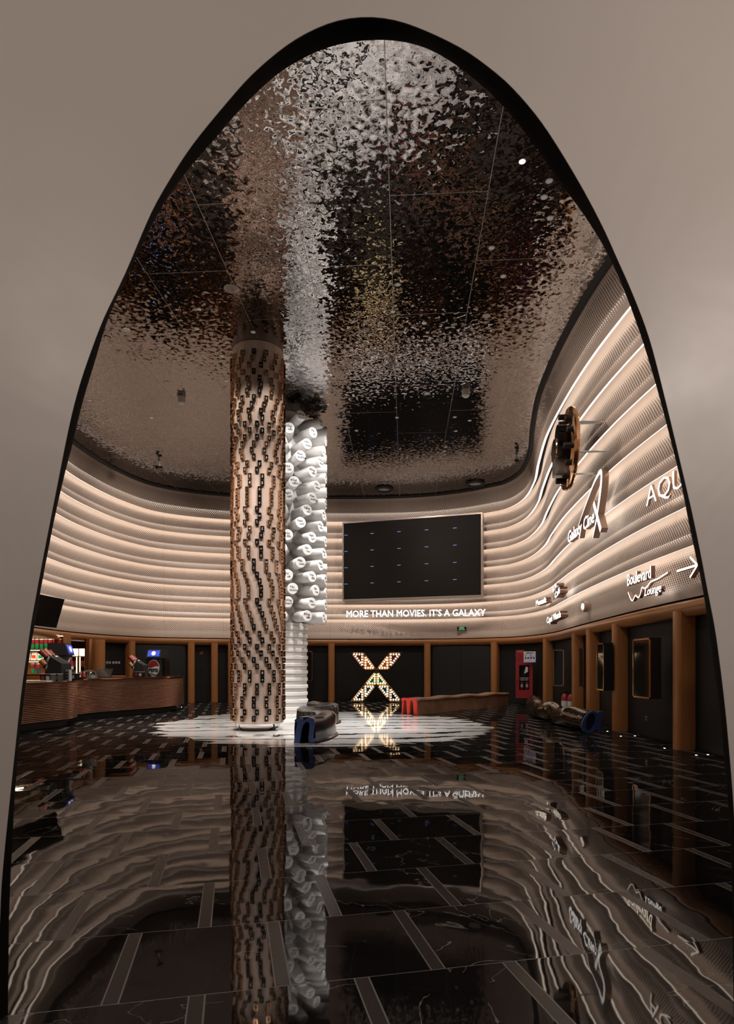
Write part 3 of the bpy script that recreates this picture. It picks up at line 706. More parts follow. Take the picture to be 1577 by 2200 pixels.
# the same lounge sign on the left wall, out of view but mirrored in the floor
def wl(D, z, off=.14):
    c = level(z); j = min((k for k in range(NP) if c[k].x < 0), key=lambda k: abs(c[k].y-D)); return Vector((c[j].x+off, D, z))

# ---------------------------------------------------------------- film-reel sculpture on the right wall
rc = Vector((4.33, 13.4, 6.2)); reel = thing('reel_sculpture', 'round copper reel sculpture with black knobs standing off the right wall', 'wall sculpture', rc)
reel.rotation_euler = (0, 0, math.radians(-6))
RX = Matrix(((0, 0, -1), (-1, 0, 0), (0, 1, 0)))                # lathe axis -> -X (towards the room)
pr = [(.0, .0)]
for k in range(12): r = .5+k*.03; pr += [(r, .0+.012*(k % 2)), (r+.026, .012*(k % 2))]
fin(MB().lathe([(.86, -.08), (.87, -.06), (.87, -.01)]+[(.85-k*.028, .0 if k % 2 else .018) for k in range(13)]+[(.3, .0)], R=RX, n=72).build('grooved_disc', 'copper', reel), 25)
def knob(y, z, r, h, x=0.): return fin(MB().lathe([(r, -.02+x), (r, h+x), (r*.8, h+x+.01)], (0, y, z), 20, 0, RX).build('knob', 'black', reel), 30)
for k in range(12):
    a = math.radians(k*30+12); knob(.66*math.cos(a), .66*math.sin(a), .06, .13 if k % 3 else .2)
fin(MB().lathe([(.24, -.0), (.24, .2), (.2, .2)], (0, .08, .32), 32, 0, RX).build('upper_lens', 'keyface', reel), 30)
fin(MB().lathe([(.27, -.0), (.27, .24), (.25, .26)], (0, .1, .0), 32, 0, RX).build('lens_barrel', 'copper', reel), 30)
fin(MB().lathe([(.25, .2), (.25, .265)], (0, .1, .0), 32, 0, RX).build('lens_front', 'keyface', reel), 30)
MB().box((-.14, .05, -.38), (.26, .34, .34)).build('camera_body', 'steel', reel)
MB().box((-.12, -.16, .02), (.22, .14, .5)).build('inner_plate', 'keyface', reel)
for y, z in ((-.35, .45), (.0, .55), (-.4, -.2), (.3, -.45)): MB().cyl((.05, y, z), (.72, y, z), .022, 10).build('standoff_rod', 'steel', reel)

# ---------------------------------------------------------------- marquee X
xo = Vector(at(808.5, 1505, 26.0)); xo.z = 0
s = 26.0/F; xs = thing('marquee_sign', 'freestanding giant X marquee sign edged with round bulbs', 'marquee sign', xo)
def xp(zx, zy): return ((zx-768)/12.13*s, (1420-zy)/12.13*s+.03)   # from the close-up of the photo
TRI = [('p_maroon', [(105, 145), (437, 155), (437, 578)]), ('p_orange', [(447, 155), (447, 580), (760, 580)]), ('p_orange', [(1093, 155), (1093, 580), (776, 580)]), ('p_maroon', [(1103, 155), (1103, 578), (1440, 150)]),
       ('p_green', [(764, 592), (764, 985), (455, 985)]), ('p_green', [(772, 592), (772, 985), (1082, 985)]), ('p_teal', [(447, 992), (762, 992), (447, 1385)]), ('p_teal', [(1095, 992), (776, 992), (1095, 1395)]),
       ('p_navy', [(440, 1000), (440, 1400), (115, 1400)]), ('p_navy', [(1103, 1000), (1103, 1408), (1425, 1408)])]
bulb = MB().lathe([(.036, 0), (.034, .016), (.022, .03), (.008, .036)], n=12, R=Matrix(((1, 0, 0), (0, 0, -1), (0, 1, 0)))).data('bulb', 'bulb', True); nb = 0; restb = MB(); bm0 = MB().lathe([(.036, 0), (.034, .016), (.022, .03), (.008, .036)], n=8, R=Matrix(((1, 0, 0), (0, 0, -1), (0, 1, 0))))
for m_, pts in TRI:
    w = [Vector((*xp(*p), 0)) for p in pts]
    c = sum(w, Vector())/3
    T = Matrix(((1, 0, 0, 0), (0, 0, 1, 0), (0, 1, 0, 0), (0, 0, 0, 1)))
    pan = MB().mesh(shape_mb([[(p.x, p.y) for p in w]], .12), T, 0)
    po = pan.build('lit_panel', m_, xs)
    e = MB()
    for a, b in zip(w, w[1:]+w[:1]): e.cyl((a.x, -.085, a.y), (b.x, -.085, b.y), .011, 4); e.add([(a.x, -.06, a.y), (b.x, -.06, b.y), (b.x, -.09, b.y), (a.x, -.09, a.y)], [(0, 1, 2, 3)])
    e.build('panel_rim', 'copper', xs)
    ins = [c+(p-c)*.0 for p in w]; 
    # inner triangle offset by a fixed distance
    off = .066; L = []
    area = (w[1]-w[0]).cross(w[2]-w[0]).z; sg = 1 if area > 0 else -1
    for i in range(3):
        a, b, d = w[i-1], w[i], w[(i+1) % 3]; n1 = Vector((-(b-a).y, (b-a).x, 0)).normalized()*sg; n2 = Vector((-(d-b).y, (d-b).x, 0)).normalized()*sg
        k = off/(1+n1.dot(n2)); L.append(b+(n1+n2)*k)
    pts_b = []
    for a, b in zip(L, L[1:]+L[:1]):
        n = max(1, round((b-a).length/.100)); pts_b += [a.lerp(b, i/n) for i in range(n)]
    for p in pts_b:
        nb += 1
        if nb <= 100: link('bulb', bulb, xs, (p.x, -.062, p.y))
        else: restb.mesh(bm0, Matrix.Translation((p.x, -.062, p.y)))
if restb.v: restb.build('bulb_rows', 'bulb', xs)['kind'] = 'stuff'

# ---------------------------------------------------------------- letter benches
def sweep(outline, path, wob=0., seed=1, caps=True, scale=None):
    """sweep an (x, z) outline along a plan path; the first point is the front"""
    c = catmull(path, 10); mb = MB(); n = len(outline); rn = random.Random(seed); ph = [rn.uniform(0, 6) for _ in range(4)]
    for i, p in enumerate(c):
        d = (Vector(c[min(i+1, len(c)-1)])-Vector(c[max(0, i-1)])).normalized(); t = Vector((d.y, -d.x))
        k = i/(len(c)-1); sc = 1 if scale is None else scale(k)
        for x, z in outline:
            w = 1+wob*(math.sin(k*17+ph[0]+z*3)*.5+math.sin(k*31+ph[1])*.3)*min(1, k*6)
            dz = 1+wob*.35*math.sin(k*23+ph[2]+x*4)*min(1, k*6)
            mb.v.append((p[0]+t.x*x*w*sc, p[1]+t.y*x*w*sc, max(.002, z*dz)))
    for i in range(len(c)-1): mb.f += [(i*n+j, i*n+(j+1) % n, (i+1)*n+(j+1) % n, (i+1)*n+j) for j in range(n)]
    if caps:
        for base in (0, (len(c)-1)*n):
            tri = tessellate_polygon([[Vector((x, z, 0)) for x, z in outline]]); mb.f += [tuple(base+k for k in f) for f in tri]
    mb.m = [0]*len(mb.f); return mb
def face_at(loops, p, d, depth, name, m, parent, y=0.):
    d = Vector(d).normalized(); t = Vector((d[1], -d[0])) if len(d) == 2 else None
    T = frame_mat((p[0]-d[0]*y, p[1]-d[1]*y, 0), (t.x, t.y, 0))
    return fin(MB().mesh(shape_mb(loops, depth), T).build(name, m, parent), 30)
def nz(zx, zy): return ((zx-985)/5.632*12.05/F, max(0.003, (832-zy)/5.632*12.05/F))
NOUT = [(848, 832), (917, 832), (930, 740), (938, 690), (948, 640), (962, 605), (980, 582), (1008, 566), (1035, 572), (1043, 590), (1044, 630), (1038, 690), (1032, 740), (1030, 785), (1040, 808), (1062, 820), (1092, 818), (1114, 804), (1127, 778),
        (1112, 768), (1098, 772), (1088, 762), (1088, 730), (1096, 660), (1104, 600), (1105, 560), (1096, 535), (1070, 520), (1035, 518), (1000, 530), (968, 552), (958, 560), (958, 534), (935, 528), (900, 534), (868, 542), (852, 552), (868, 566), (888, 576), (886, 610), (872, 690), (858, 770)]
nl = [nz(*p) for p in NOUT]
npath = [(-1.2, 12.1), (-.98, 12.8), (-.88, 13.5), (-1.0, 14.1), (-1.32, 14.6), (-1.5, 15.15), (-1.3, 15.7), (-1.02, 16.2), (-.98, 16.8), (-1.2, 17.3), (-1.55, 17.6)]
nb_ = thing('letter_bench', 'glossy black serpentine bench with a navy letter n on its front end', 'bench', (0, 0, 0))
NB = [(-.24, .003), (-.24, .30), (-.225, .46), (-.16, .50), (.02, .515), (.13, .50), (.20, .42), (.205, .2), (.215, .06), (.26, .035), (.27, .004), (.13, .004), (.11, .1), (.115, .36), (.04, .44), (-.03, .4), (-.07, .2), (-.10, .003)]
fin(sweep(NB, npath, .12, 4).build('bench_body', 'gloss', nb_), 40)
d = Vector(npath[1])-Vector(npath[0])
face_at([nl], (npath[0][0], npath[0][1], 0), (0.16, 1), .07, 'letter_face', 'navy', nb_, y=.03)
# red letter m
def arch_m(w, h):
    o = [(-.5, .02), (-.47, .0), (-.38, .0), (-.36, .03), (-.33, .78), (-.28, .86), (-.22, .86), (-.17, .78), (-.15, .0), (.02, .0), (.05, .78), (.1, .86), (.16, .86), (.21, .78), (.25, .0), (.47, .0), (.43, .85), (.37, .96), (.27, 1.), (.17, .99), (.09, .92), (.02, .98), (-.08, 1.), (-.20, .98), (-.27, .95), (-.33, 1.), (-.46, .97), (-.49, .9), (-.43, .82), (-.45, .12)]
    return [(x*w, max(.003, z*h)) for x, z in o]
ms_, me_ = Vector((1.36, 19.35)), Vector((5.2, 23.9)); md = (me_-ms_).normalized(); mt = Vector((md.y, -md.x))
mb_ = thing('letter_bench', 'long tan bench with a red letter m on its front end', 'bench', (0, 0, 0))
MBODY = [(-.30, .003), (-.29, .42), (-.33, .45), (-.33, .50), (.33, .50), (.34, .455), (.29, .43), (.31, .003), (.16, .003), (.13, .36), (.05, .36), (.02, .003), (-.08, .003), (-.11, .36), (-.19, .36), (-.22, .003)]
mpth = [tuple(ms_+md*(k*.744)+mt*(.05*math.sin(k*1.4))) for k in range(9)]
fin(sweep(MBODY, mpth, .10, 9).build('bench_body', 'tan', mb_), 30)
face_at([arch_m(.66, .52)], tuple(ms_), tuple(md), .07, 'letter_face', 'red', mb_, y=.03)
# blue letter a
ab = thing('letter_bench', 'dark bronze lumpy tube bench with a blue letter a on its front end', 'bench', (0, 0, 0))
def ell(cx, cz, rx, rz, n=28, sh=.12): return [(cx+rx*math.cos(2*math.pi*i/n)+sh*(rz*math.sin(2*math.pi*i/n)), max(.003, cz+rz*math.sin(2*math.pi*i/n))) for i in range(n)]
AOUT = [(.235, .50), (.14, .49), (.11, .46), (.06, .495), (-.02, .50), (-.11, .46), (-.19, .36), (-.245, .24), (-.25, .13), (-.215, .04), (-.14, .003), (-.05, .01), (.03, .05), (.075, .10), (.085, .04), (.12, .01), (.17, .015), (.215, .04), (.205, .07), (.175, .075), (.17, .11)]
AOUT = [(x, max(z, .003)) for x, z in AOUT]
BLOB = ell(-.0, .255, .235, .25, 24, .05)
apath = [(5.06, 13.98), (4.98, 14.8), (4.92, 15.6), (5.0, 16.5), (5.0, 17.4), (5.05, 18.3), (5.2, 19.2), (5.4, 20.0), (5.55, 20.7)]
fin(sweep(BLOB, apath, .28, 5, scale=lambda k: .9+.12*math.sin(k*9+1)).build('bench_body', 'goldgloss', ab), 60)
face_at([AOUT, [(x, z) for x, z in ell(-.055, .25, .105, .205, 24, .18)]], apath[0], (-.06, 1), .07, 'letter_face', 'blue', ab, y=.07)
bk = face_at([[(x, z) for x, z in ell(-.055, .25, .12, .215, 24, .18)]], apath[0], (-.06, 1), .01, 'hollow_shade_cap', 'black', ab, y=.02)  # flat black cap, the darkness of a hollow put into its colour

# ---------------------------------------------------------------- concession counter
cpath = [(-8.4, 10.8), (-8.1, 12.2), (-7.8, 13.9), (-7.6, 14.8), (-7.42, 15.45), (-7.55, 16.1), (-7.85, 16.7), (-7.72, 17.6), (-7.25, 18.5), (-6.85, 19.3), (-6.5, 20.2), (-6.38, 21.0), (-6.45, 21.7), (-6.85, 22.1)]
ct = thing('service_counter', 'long wavy bar counter clad in polished copper slats', 'counter', (0, 0, 0))
cc = catmull(cpath, 12); nc = len(cc)
def cnorm(i): d = (Vector(cc[min(nc-1, i+1)])-Vector(cc[max(0, i-1)])).normalized(); return Vector((d.y, -d.x))
mb = MB(); prof = []
NS = 23; z0, z1 = .19, 1.13; st = (z1-z0)/NS
for k in range(NS):
    for a, n_ in ((0, -.03), (.14, -.004), (.32, .012), (.5, .017), (.68, .012), (.86, -.004)): prof.append((z0+st*(k+a), n_))
prof.append((z1, -.004))
for z, n in prof:
    for i, p in enumerate(cc): q = Vector(p)+cnorm(i)*n; mb.v.append((q.x, q.y, z))
for j in range(len(prof)-1): mb.f += [(j*nc+i, j*nc+i+1, (j+1)*nc+i+1, (j+1)*nc+i) for i in range(nc-1)]
mb.m = [1 if j % 6 in (0, 5) else 0 for j in range(len(prof)-1) for i in range(nc-1)]; mb.build('slatted_front', ['slat', 'black'], ct, smooth=False)  # black groove faces paint the shade between the slats
def slab(z0_, z1_, n0, n1, name, m):
    mb = MB()
    for z, n in ((z0_, n0), (z0_, n1), (z1_, n1), (z1_, n0)):
        for i, p in enumerate(cc): q = Vector(p)+cnorm(i)*n; mb.v.append((q.x, q.y, z))
    for j in range(4): mb.f += [(j*nc+i, j*nc+i+1, ((j+1) % 4)*nc+i+1, ((j+1) % 4)*nc+i) for i in range(nc-1)]
    mb.f += [(0, nc, 2*nc, 3*nc), (nc-1, 2*nc-1, 3*nc-1, 4*nc-1)]; mb.m = [0]*len(mb.f); return fin(mb.build(name, m, ct), 40)
slab(1.13, 1.165, -.75, .035, 'countertop', 'bronze'); slab(.003, .19, -.6, -.22, 'kick_plate', 'black'); slab(.19, 1.13, -.7, -.02, 'counter_carcass', 'black')
CT = 1.166
def ctop(px, D): return ((px-CX)/F*D, D, CT)

# drinks machine
dm = thing('drinks_machine', 'black drinks machine with a large round PEPSI badge at the right end of the counter', 'drinks machine', ctop(336, 20.9), math.radians(-12))
fin(MB().box((0, .1, .38), (.52, .5, .76)).build('machine_body', 'black', dm), 30)
mb = MB().add([(-.27, -.2, .62), (.27, -.2, .62), (.25, -.1, .92), (-.25, -.1, .92), (-.27, .3, .62), (.27, .3, .62), (.25, .3, .92), (-.25, .3, .92)], [(0, 1, 2, 3), (1, 5, 6, 2), (5, 4, 7, 6), (4, 0, 3, 7), (3, 2, 6, 7), (0, 4, 5, 1)]); mb.build('machine_hood', 'black', dm)
TT = frame_mat((0, -.155, .77), (1, 0, 0), (0, .32, .95))
sc_ = MB().mesh(MB().box((0, 0, .012), (.44, .22, .01)), TT).build('display', 'bluescr', dm)
MB().mesh(MB().lathe([(.07, .018), (.07, .022)], n=24), TT).build('display_badge', 'glow', sc_)
stripes = MB()
for k in range(-3, 4):
    if k: stripes.box((k*.058, 0, .019), (.014, .15, .003))
MB().mesh(stripes, TT).build('display_bars', 'blueled', sc_)
TB = frame_mat((0, -.155, .28), (1, 0, 0))
def disc(r, z, sx=1., sy=1., n=40): return [(sx*r*math.cos(2*math.pi*i/n), sy*r*math.sin(2*math.pi*i/n)) for i in range(n)]
def pcap(lo, hi, r=.2, sy=1.3): # part of the oval between two heights with wavy edges
    pts = [p for p in disc(r, 0, 1, sy, 80)]
    return [(x, min(hi(x), max(lo(x), y))) for x, y in pts]
MB().mesh(shape_mb([disc(.215, 0, 1, 1.32)], .05), TB).build('badge_rim', 'silver', dm)
MB().mesh(shape_mb([pcap(lambda x: .045+.03*math.sin(x*14), lambda x: 1)], .01), TB@Matrix.Translation((0, 0, .03))).build('badge_top', 'redp', dm)
MB().mesh(shape_mb([pcap(lambda x: -.19-.02*math.sin(x*14), lambda x: .03+.03*math.sin(x*14))], .01), TB@Matrix.Translation((0, 0, .03))).build('badge_band', 'label', dm)
MB().mesh(text_mb('PEPSI', .155, .006, .006, align='CENTER'), TB@Matrix.Translation((0, -.075, .039))).build('badge_lettering', ['ink', 'ink'], dm)
for s_ in (-1, 1): MB().box((s_*.31, .1, .3), (.08, .3, .5)).box((s_*.3, .02, .56), (.06, .2, .12)).build('side_spout', 'keyface', dm)
dm2 = copy_thing(dm, ctop(136, 15.7), math.radians(100), 'black drinks machine seen side-on behind the cup tubes at the left of the counter')
# angled cup dispensers
def cup_dispenser(loc, rz, label, cups, s=1.):
    t = thing('cup_dispenser', label, 'cup dispenser', loc, rz, None)
    MB().add([(x*s, y*s, z*s) for x, y, z in ((-.1, -.18, 0), (.2, -.18, 0), (.2, .18, 0), (-.1, .18, 0), (.0, -.18, .42), (.2, -.18, .3), (.2, .18, .3), (.0, .18, .42))], [(3, 2, 1, 0), (4, 5, 6, 7), (0, 1, 5, 4), (1, 2, 6, 5), (2, 3, 7, 6), (3, 0, 4, 7)]).build('holder_base', 'black', t)
    for k, (y, z, L) in enumerate(cups):
        a = Vector((.12*s, y*s, z*s)); dr = Vector((-.72, 0, .70)); b = a+dr*.30*s
        h = MB().cyl(a, b, .058*s, 18).build('cup_tube', 'keyface', t); fin(h, 40)
        g = MB()
        for q in range(3): g.cyl(a+dr*(.05+q*.08)*s+Vector((0, 0, .0)), a+dr*(.10+q*.08)*s, .0595*s, 18)
        fin(g.build('printed_band', 'silver', h), 40)
        c_ = MB().cyl(b, b+dr*L*s, .046*s, 18, r2=.052*s); c_.cyl(b+dr*L*s, b+dr*(L+.012)*s, .056*s, 18); fin(c_.build('paper_cup', 'redp' if k % 2 else 'amber', h), 40)
    return t
CUPS = [(-.12, .06, .10), (-.0, .06, .12), (.12, .06, .08), (-.08, .2, .14), (.06, .2, .16), (.14, .22, .1)]
cup_dispenser(ctop(297, 20.2), math.radians(0), 'rack of slanted cup tubes just left of the PEPSI machine', CUPS, 1.25)
cup_dispenser(ctop(118, 14.6), math.radians(0), 'rack of slanted dark cup tubes at the left end of the counter', CUPS, 1.35)
def caddy(loc, rz, label, w=.26, lid=None):
    t = thing('condiment_box', label, 'box', loc, rz)
    MB().box((0, 0, .08), (w, .18, .16)).build('box_body', 'keyface', t)
    MB().box((0, 0, .165), (w+.01, .19, .012)).build('box_rim', 'silver', t)
    for k in range(2): MB().box((-w/4+k*w/2, -.092, .08), (w*.34, .004, .09)).build('front_print', 'silver' if k else 'redp', t)
    return t
caddy(ctop(300, 19.4), math.radians(-8), 'small black printed box in front of the slanted cup tubes beside the PEPSI machine')
caddy(ctop(103, 13.95), math.radians(-10), 'left of two black printed boxes at the left end of the counter')
caddy(ctop(121, 14.15), math.radians(-10), 'black printed box in front of the left cup tubes, next to another one', .2)
caddy(ctop(157, 15.3), math.radians(-10), 'black printed box just right of the side-on drinks machine', .24)
nd = thing('napkin_dispenser', 'upright silver and black napkin dispenser beside the side-on drinks machine', 'napkin dispenser', ctop(147, 14.6), math.radians(-10))
MB().box((0, 0, .13), (.11, .1, .26)).build('dispenser_body', 'silver', nd)
for k in range(3): MB().box((0, -.052, .06+k*.07), (.07, .006, .03)).build('slot', 'black', nd)
rg = thing('cash_register', 'dark flat cash register screen in the middle of the counter', 'cash register', ctop(222, 18.9), math.radians(-12))
mb = MB().add([(-.28, -.06, .02), (.28, -.06, .02), (.25, .1, .27), (-.25, .1, .27), (-.28, -.02, .02), (.28, -.02, .02), (.25, .14, .27), (-.25, .14, .27)], [(0, 1, 2, 3), (5, 4, 7, 6), (0, 4, 5, 1), (1, 5, 6, 2), (2, 6, 7, 3), (3, 7, 4, 0)]); mb.build('register_screen', 'keyface', rg)
MB().box((0, .05, .015), (.3, .2, .03)).build('register_foot', 'black', rg)
bw = thing('display_dome', 'dark domed food display on the counter by the bronze post', 'display dome', ctop(192, 17.4))
fin(MB().lathe([(.2, 0), (.2, .1)], n=28).build('dome_base', 'steel', bw), 40); fin(MB().lathe([(.2, .1), (.17, .17), (.1, .22), (.02, .24)], n=28).build('dome_cover', 'keyface', bw), 60)
cd = thing('candy_stand', 'small stand of colourful red sweets on the counter', 'sweets stand', ctop(175, 16.6))
MB().box((0, 0, .03), (.22, .16, .06)).build('stand_tray', 'black', cd)
rr = random.Random(5)
for k in range(7): MB().box((-.09+k*.03, rr.uniform(-.03, .03), .11+.02*(k % 3)), (.026, .05, .1)).build('sweet_packet', ['red', 'redp', 'silver'][k % 3], cd)
ot = MB().box((0, 0, .02), (.5, .2, .03)).build('serving_board', 'orange', None, loc=ctop(256, 20.2)); tag(ot, 'flat orange wooden board on the counter left of the slanted cup tubes', 'board')
wt = MB().box((0, 0, .012), (.5, .25, .024)).build('menu_card', 'label', None, loc=ctop(82, 13.7)); tag(wt, 'flat white card lying at the far left end of the counter', 'card')

# ---------------------------------------------------------------- back bar: shelves, fridges, menu screen
su = thing('shelf_unit', 'wooden shelf unit with lit shelves behind the counter', 'shelf unit', (-10.95, 20.6, 0))
MB().box((0, .2, 1.4), (1.9, .04, 2.4)).build('back_panel', 'amber', su)
for s_ in (-.97, .97): MB().box((s_, 0, 1.4), (.05, .44, 2.4)).build('side_panel', 'wood', su)
SH = [(1.27), (1.70), (2.08), (2.55)]
for z in SH:
    f = MB().box((0, 0, z-.02), (1.9, .42, .035)).build('shelf', 'wood_h', su)
    if z > 1.4: MB().box((0, -.2, z-.045), (1.9, .02, .014)).build('shelf_light', 'shelflight', f)
MB().box((0, 0, .6), (1.9, .42, 1.2)).build('base_cabinet', 'wood', su)
for z, p in ((2.50, 14), (2.03, 10), (1.65, 8)):
    o = lamp('shelf_strip_light', 'AREA', (-10.95, 20.36, z), (math.radians(-25), 0, 0), p, (1, .80, .55), size=1.8); o.data.shape = 'RECTANGLE'; o.data.size_y = .03
def tumbler(loc, label, low='green', group='tumblers on the top shelf'):
    t = thing('tumbler', label, 'tumbler', loc, 0, group)
    fin(MB().lathe([(.045, 0), (.055, .17)], n=14).build('cup', low, t), 40); fin(MB().lathe([(.055, .17), (.062, .30), (.064, .31)], n=14).build('upper_cup', 'redp', t), 40)
    MB().lathe([(.066, .31), (.066, .325)], n=14).build('lid', 'label', t); MB().cyl((0, 0, .2), (.01, 0, .42), .007, 6).build('straw', 'label', t); return t
t0 = tumbler((-11.22, 20.5, SH[2]), 'tumbler with a green lower half standing in the row on the top lit shelf')
for k in range(1, 8): copy_thing(t0, (-11.22+k*.15, 20.5, SH[2]), .3*k, t0['label'], 'tumblers on the top shelf')
def pack(loc, label, c1, c2, rz):
    t = thing('snack_packet', label, 'snack packet', loc, rz, 'snack packets on the middle shelf')
    mb = MB().add([(-.1, -.03, 0), (.1, -.03, 0), (.1, .03, 0), (-.1, .03, 0), (-.09, .03, .27), (.09, .03, .27), (.09, .06, .27), (-.09, .06, .27)], [(0, 1, 5, 4), (1, 2, 6, 5), (2, 3, 7, 6), (3, 0, 4, 7), (4, 5, 6, 7)])
    mb.build('packet', c1, t); MB().box((0, -.012, .13), (.13, .006, .1)).build('packet_print', c2, t)
for k in range(6): pack((-11.25+k*.22, 20.5, SH[1]), ['cream snack packet with a green print leaning on the middle shelf', 'cream snack packet with a red print leaning on the middle shelf'][k % 2], 'label', ['green', 'red'][k % 2], .15*(-1)**k)
tumbler((-11.06, 20.5, SH[0]), 'green tumbler on the lowest shelf, left of the dark blue one', 'green', 'tumblers on the lowest shelf')
tumbler((-10.88, 20.5, SH[0]), 'dark blue tumbler on the lowest shelf, right of the green one', 'blueplastic', 'tumblers on the lowest shelf')
def fridge(loc, label):
    t = thing('drinks_fridge', label, 'fridge', loc, 0, None); t.scale = (.56, 1, 1)
    MB().box((0, .2, 1.05), (.68, .5, 2.1)).build('fridge_cabinet', 'amber', t)
    MB().box((0, -.06, 2.02), (.62, .04, .26)).build('light_box', 'lightbox', t)
    dr = MB().box((0, -.06, 1.0), (.6, .03, 1.7)).build('fridge_door', 'glass', t)
    for s_ in (-1, 1): MB().box((s_*.25, -.085, 1.3), (.05, .02, 1.1)).build('door_light', 'lightbox', dr)
    for z in (.9, 1.25, 1.6): MB().box((0, -.082, z), (.44, .01, .22)).build('drinks_row', 'orange', dr)
    return t
fridge((-10.70, 22.6, 0), 'lit drinks fridge right behind the side-on drinks machine'); fridge((-10.30, 22.6, 0), 'lit drinks fridge nearest the bronze post')
mn = thing('menu_screen', 'black screen tilted forward on the left wall above the counter', 'screen', (-8.72, 17.3, 2.58), 0)
MB().add([(-.04, .0, 0), (.04, 0, 0), (.27, 0, .80), (.19, 0, .80), (-.30, -4.2, 0), (-.22, -4.2, 0), (.01, -4.2, .80), (-.07, -4.2, .80)], [(0, 1, 2, 3), (5, 4, 7, 6), (1, 5, 6, 2), (4, 0, 3, 7), (3, 2, 6, 7), (0, 4, 5, 1)]).build('screen_panel', 'keyface', mn)
for y in (-.8, -2.8): MB().cyl((.0, y, .5), (-.75, y, .6), .03, 8).build('bracket', 'black', mn)

# ---------------------------------------------------------------- things on the dark wall
def wall_frame(i, off):                                        # position + outward dirs on lower wall
    c = level(ZB); n = normals(c)[i]; return c[i]+n*off, n
def display_case(X, D, z0, z1, w, label, ang, dp=.2):
    t = thing('poster_case', label, 'poster case', (X, D, z0), ang, None); h = z1-z0
    MB().box((0, dp/2, h/2), (w, dp, h)).build('case_box', 'black', t)
    mb = MB()
    for c, d in (((0, -.008, .015), (w, .02, .03)), ((0, -.008, h-.015), (w, .02, .03)), ((-w/2+.015, -.008, h/2), (.03, .02, h)), ((w/2-.015, -.008, h/2), (.03, .02, h))): mb.box(c, d)
    mb.build('copper_trim', 'copper', t); MB().box((0, -.002, h/2), (w-.06, .004, h-.06)).build('glass_pane', 'glass', t); return t
A = -math.radians(88)
def case_rw(px0, px1, y0, y1, X, label, z0=None):
    r = [((p-CX)/F) for p in (px0, px1)]; Da, Db = X/r[0], X/r[1]; D = (Da+Db)/2
    zb_, zt_ = CH+(HY-y1)/F*Db, CH+(HY-y0)/F*Db
    return display_case(X, D, zb_, zt_, Da-Db, label, -math.pi/2)
case_rw(1361, 1398, 1370, 1502, 5.36, 'largest black poster case with copper edges, nearest on the right wall')
case_rw(1283, 1298.5, 1381, 1484, 5.50, 'narrow black poster case with copper edges, second from the right')
case_rw(1245, 1255, 1391, 1476, 6.0, 'poster case mostly hidden between two wood posts')
display_case(6.28, 20.3, .86, 2.05, .34, 'black poster case above the two free-standing extinguishers', math.radians(-20), .15)
q = at(664, 1463, 26.4); display_case(q[0], q[1], q[2], at(664, 1399, 26.4)[2], .30, 'slim black poster case beside the stacked white rings', math.radians(-5), .15)
# fire cabinet
q0, q1 = Vector(at(1108.5, 1500, 23.7)), Vector(at(1145, 1500, 23.5)); w = (q1-q0).length; ang = math.atan2(q1.y-q0.y, q1.x-q0.x)
fc = thing('fire_cabinet', 'tall red fire hose cabinet with a black oval window on the dark wall', 'fire cabinet', ((q0.x+q1.x)/2, (q0.y+q1.y)/2, .30), ang)
ws = (w-.37)/2
MB().box((-w/2+ws/2, .0, .72), (ws, .22, 1.44)).box((w/2-ws/2, .0, .72), (ws, .22, 1.44)).box((0, .0, .155), (.37, .22, .31)).box((0, .0, 1.345), (.37, .22, .19)).box((-w/4, .0, 1.62), (w/2, .22, .42)).build('cabinet_body', 'firered', fc)
MB().box((0, .10, .78), (.37, .02, .94)).build('cabinet_back', 'black', fc)
rrp = lambda w_, h_, r_: [(sx*(w_/2-r_)+r_*math.cos(a), sy*(h_/2-r_)+r_*math.sin(a)) for sx, sy, a0 in ((1, 1, 0), (-1, 1, 90), (-1, -1, 180), (1, -1, 270)) for a in [math.radians(a0+t) for t in (0, 30, 60, 90)]]
Tf = frame_mat((0, -.112, .78), (1, 0, 0)); MB().mesh(shape_mb([rrp(.40, .97, .06)], .006), Tf).build('window', 'clear', fc)
MB().mesh(text_mb('PHÒNG CHÁY', .05, .004, .003, align='CENTER'), Tf@Matrix.Translation((0, -.02, .012))).mesh(text_mb('CHỮA CHÁY', .05, .004, .003, align='CENTER'), Tf@Matrix.Translation((0, -.09, .012))).build('window_lettering', ['label', 'label'], fc)
MB().mesh(shape_mb([[(.0, .15), (.14, .22), (.15, .40), (.06, .42)]], .006), Tf@Matrix.Translation((0, 0, .010))).build('hose_label', 'label', fc)
MB().box((-w/2+.06, -.12, .6), (.02, .03, .14)).build('door_handle', 'black', fc)
for k in range(5): MB().box((-w/4, -.113, 1.76-k*.06), (w*.3, .006, .012)).build('printed_line', 'label' if k == 0 else 'redp', fc)
def extinguisher(loc, label, s=1., rz=0.):
    t = thing('fire_extinguisher', label, 'fire extinguisher', loc, rz)
    fin(MB().lathe([(.075*s, 0), (.08*s, .02*s), (.08*s, .36*s), (.06*s, .43*s), (.025*s, .46*s)], n=20).build('cylinder_body', 'firered', t), 50)
    MB().cyl((0, 0, .45*s), (0, 0, .51*s), .02*s, 10).box((0, -.03*s, .53*s), (.03*s, .14*s, .02*s)).build('valve', 'black', t)
    MB().tube([(.02*s, 0, .49*s), (.1*s, 0, .46*s), (.11*s, 0, .3*s), (.1*s, 0, .2*s)], .01*s, 6).build('hose', 'black', t)
    fin(MB().lathe([(.0812*s, .12*s), (.0812*s, .3*s)], n=20, cap=False).build('printed_label', 'label', t), 50); return t
c0 = fc.location; dx = Vector((math.cos(ang), math.sin(ang))); dn = Vector((math.sin(ang), -math.cos(ang)))
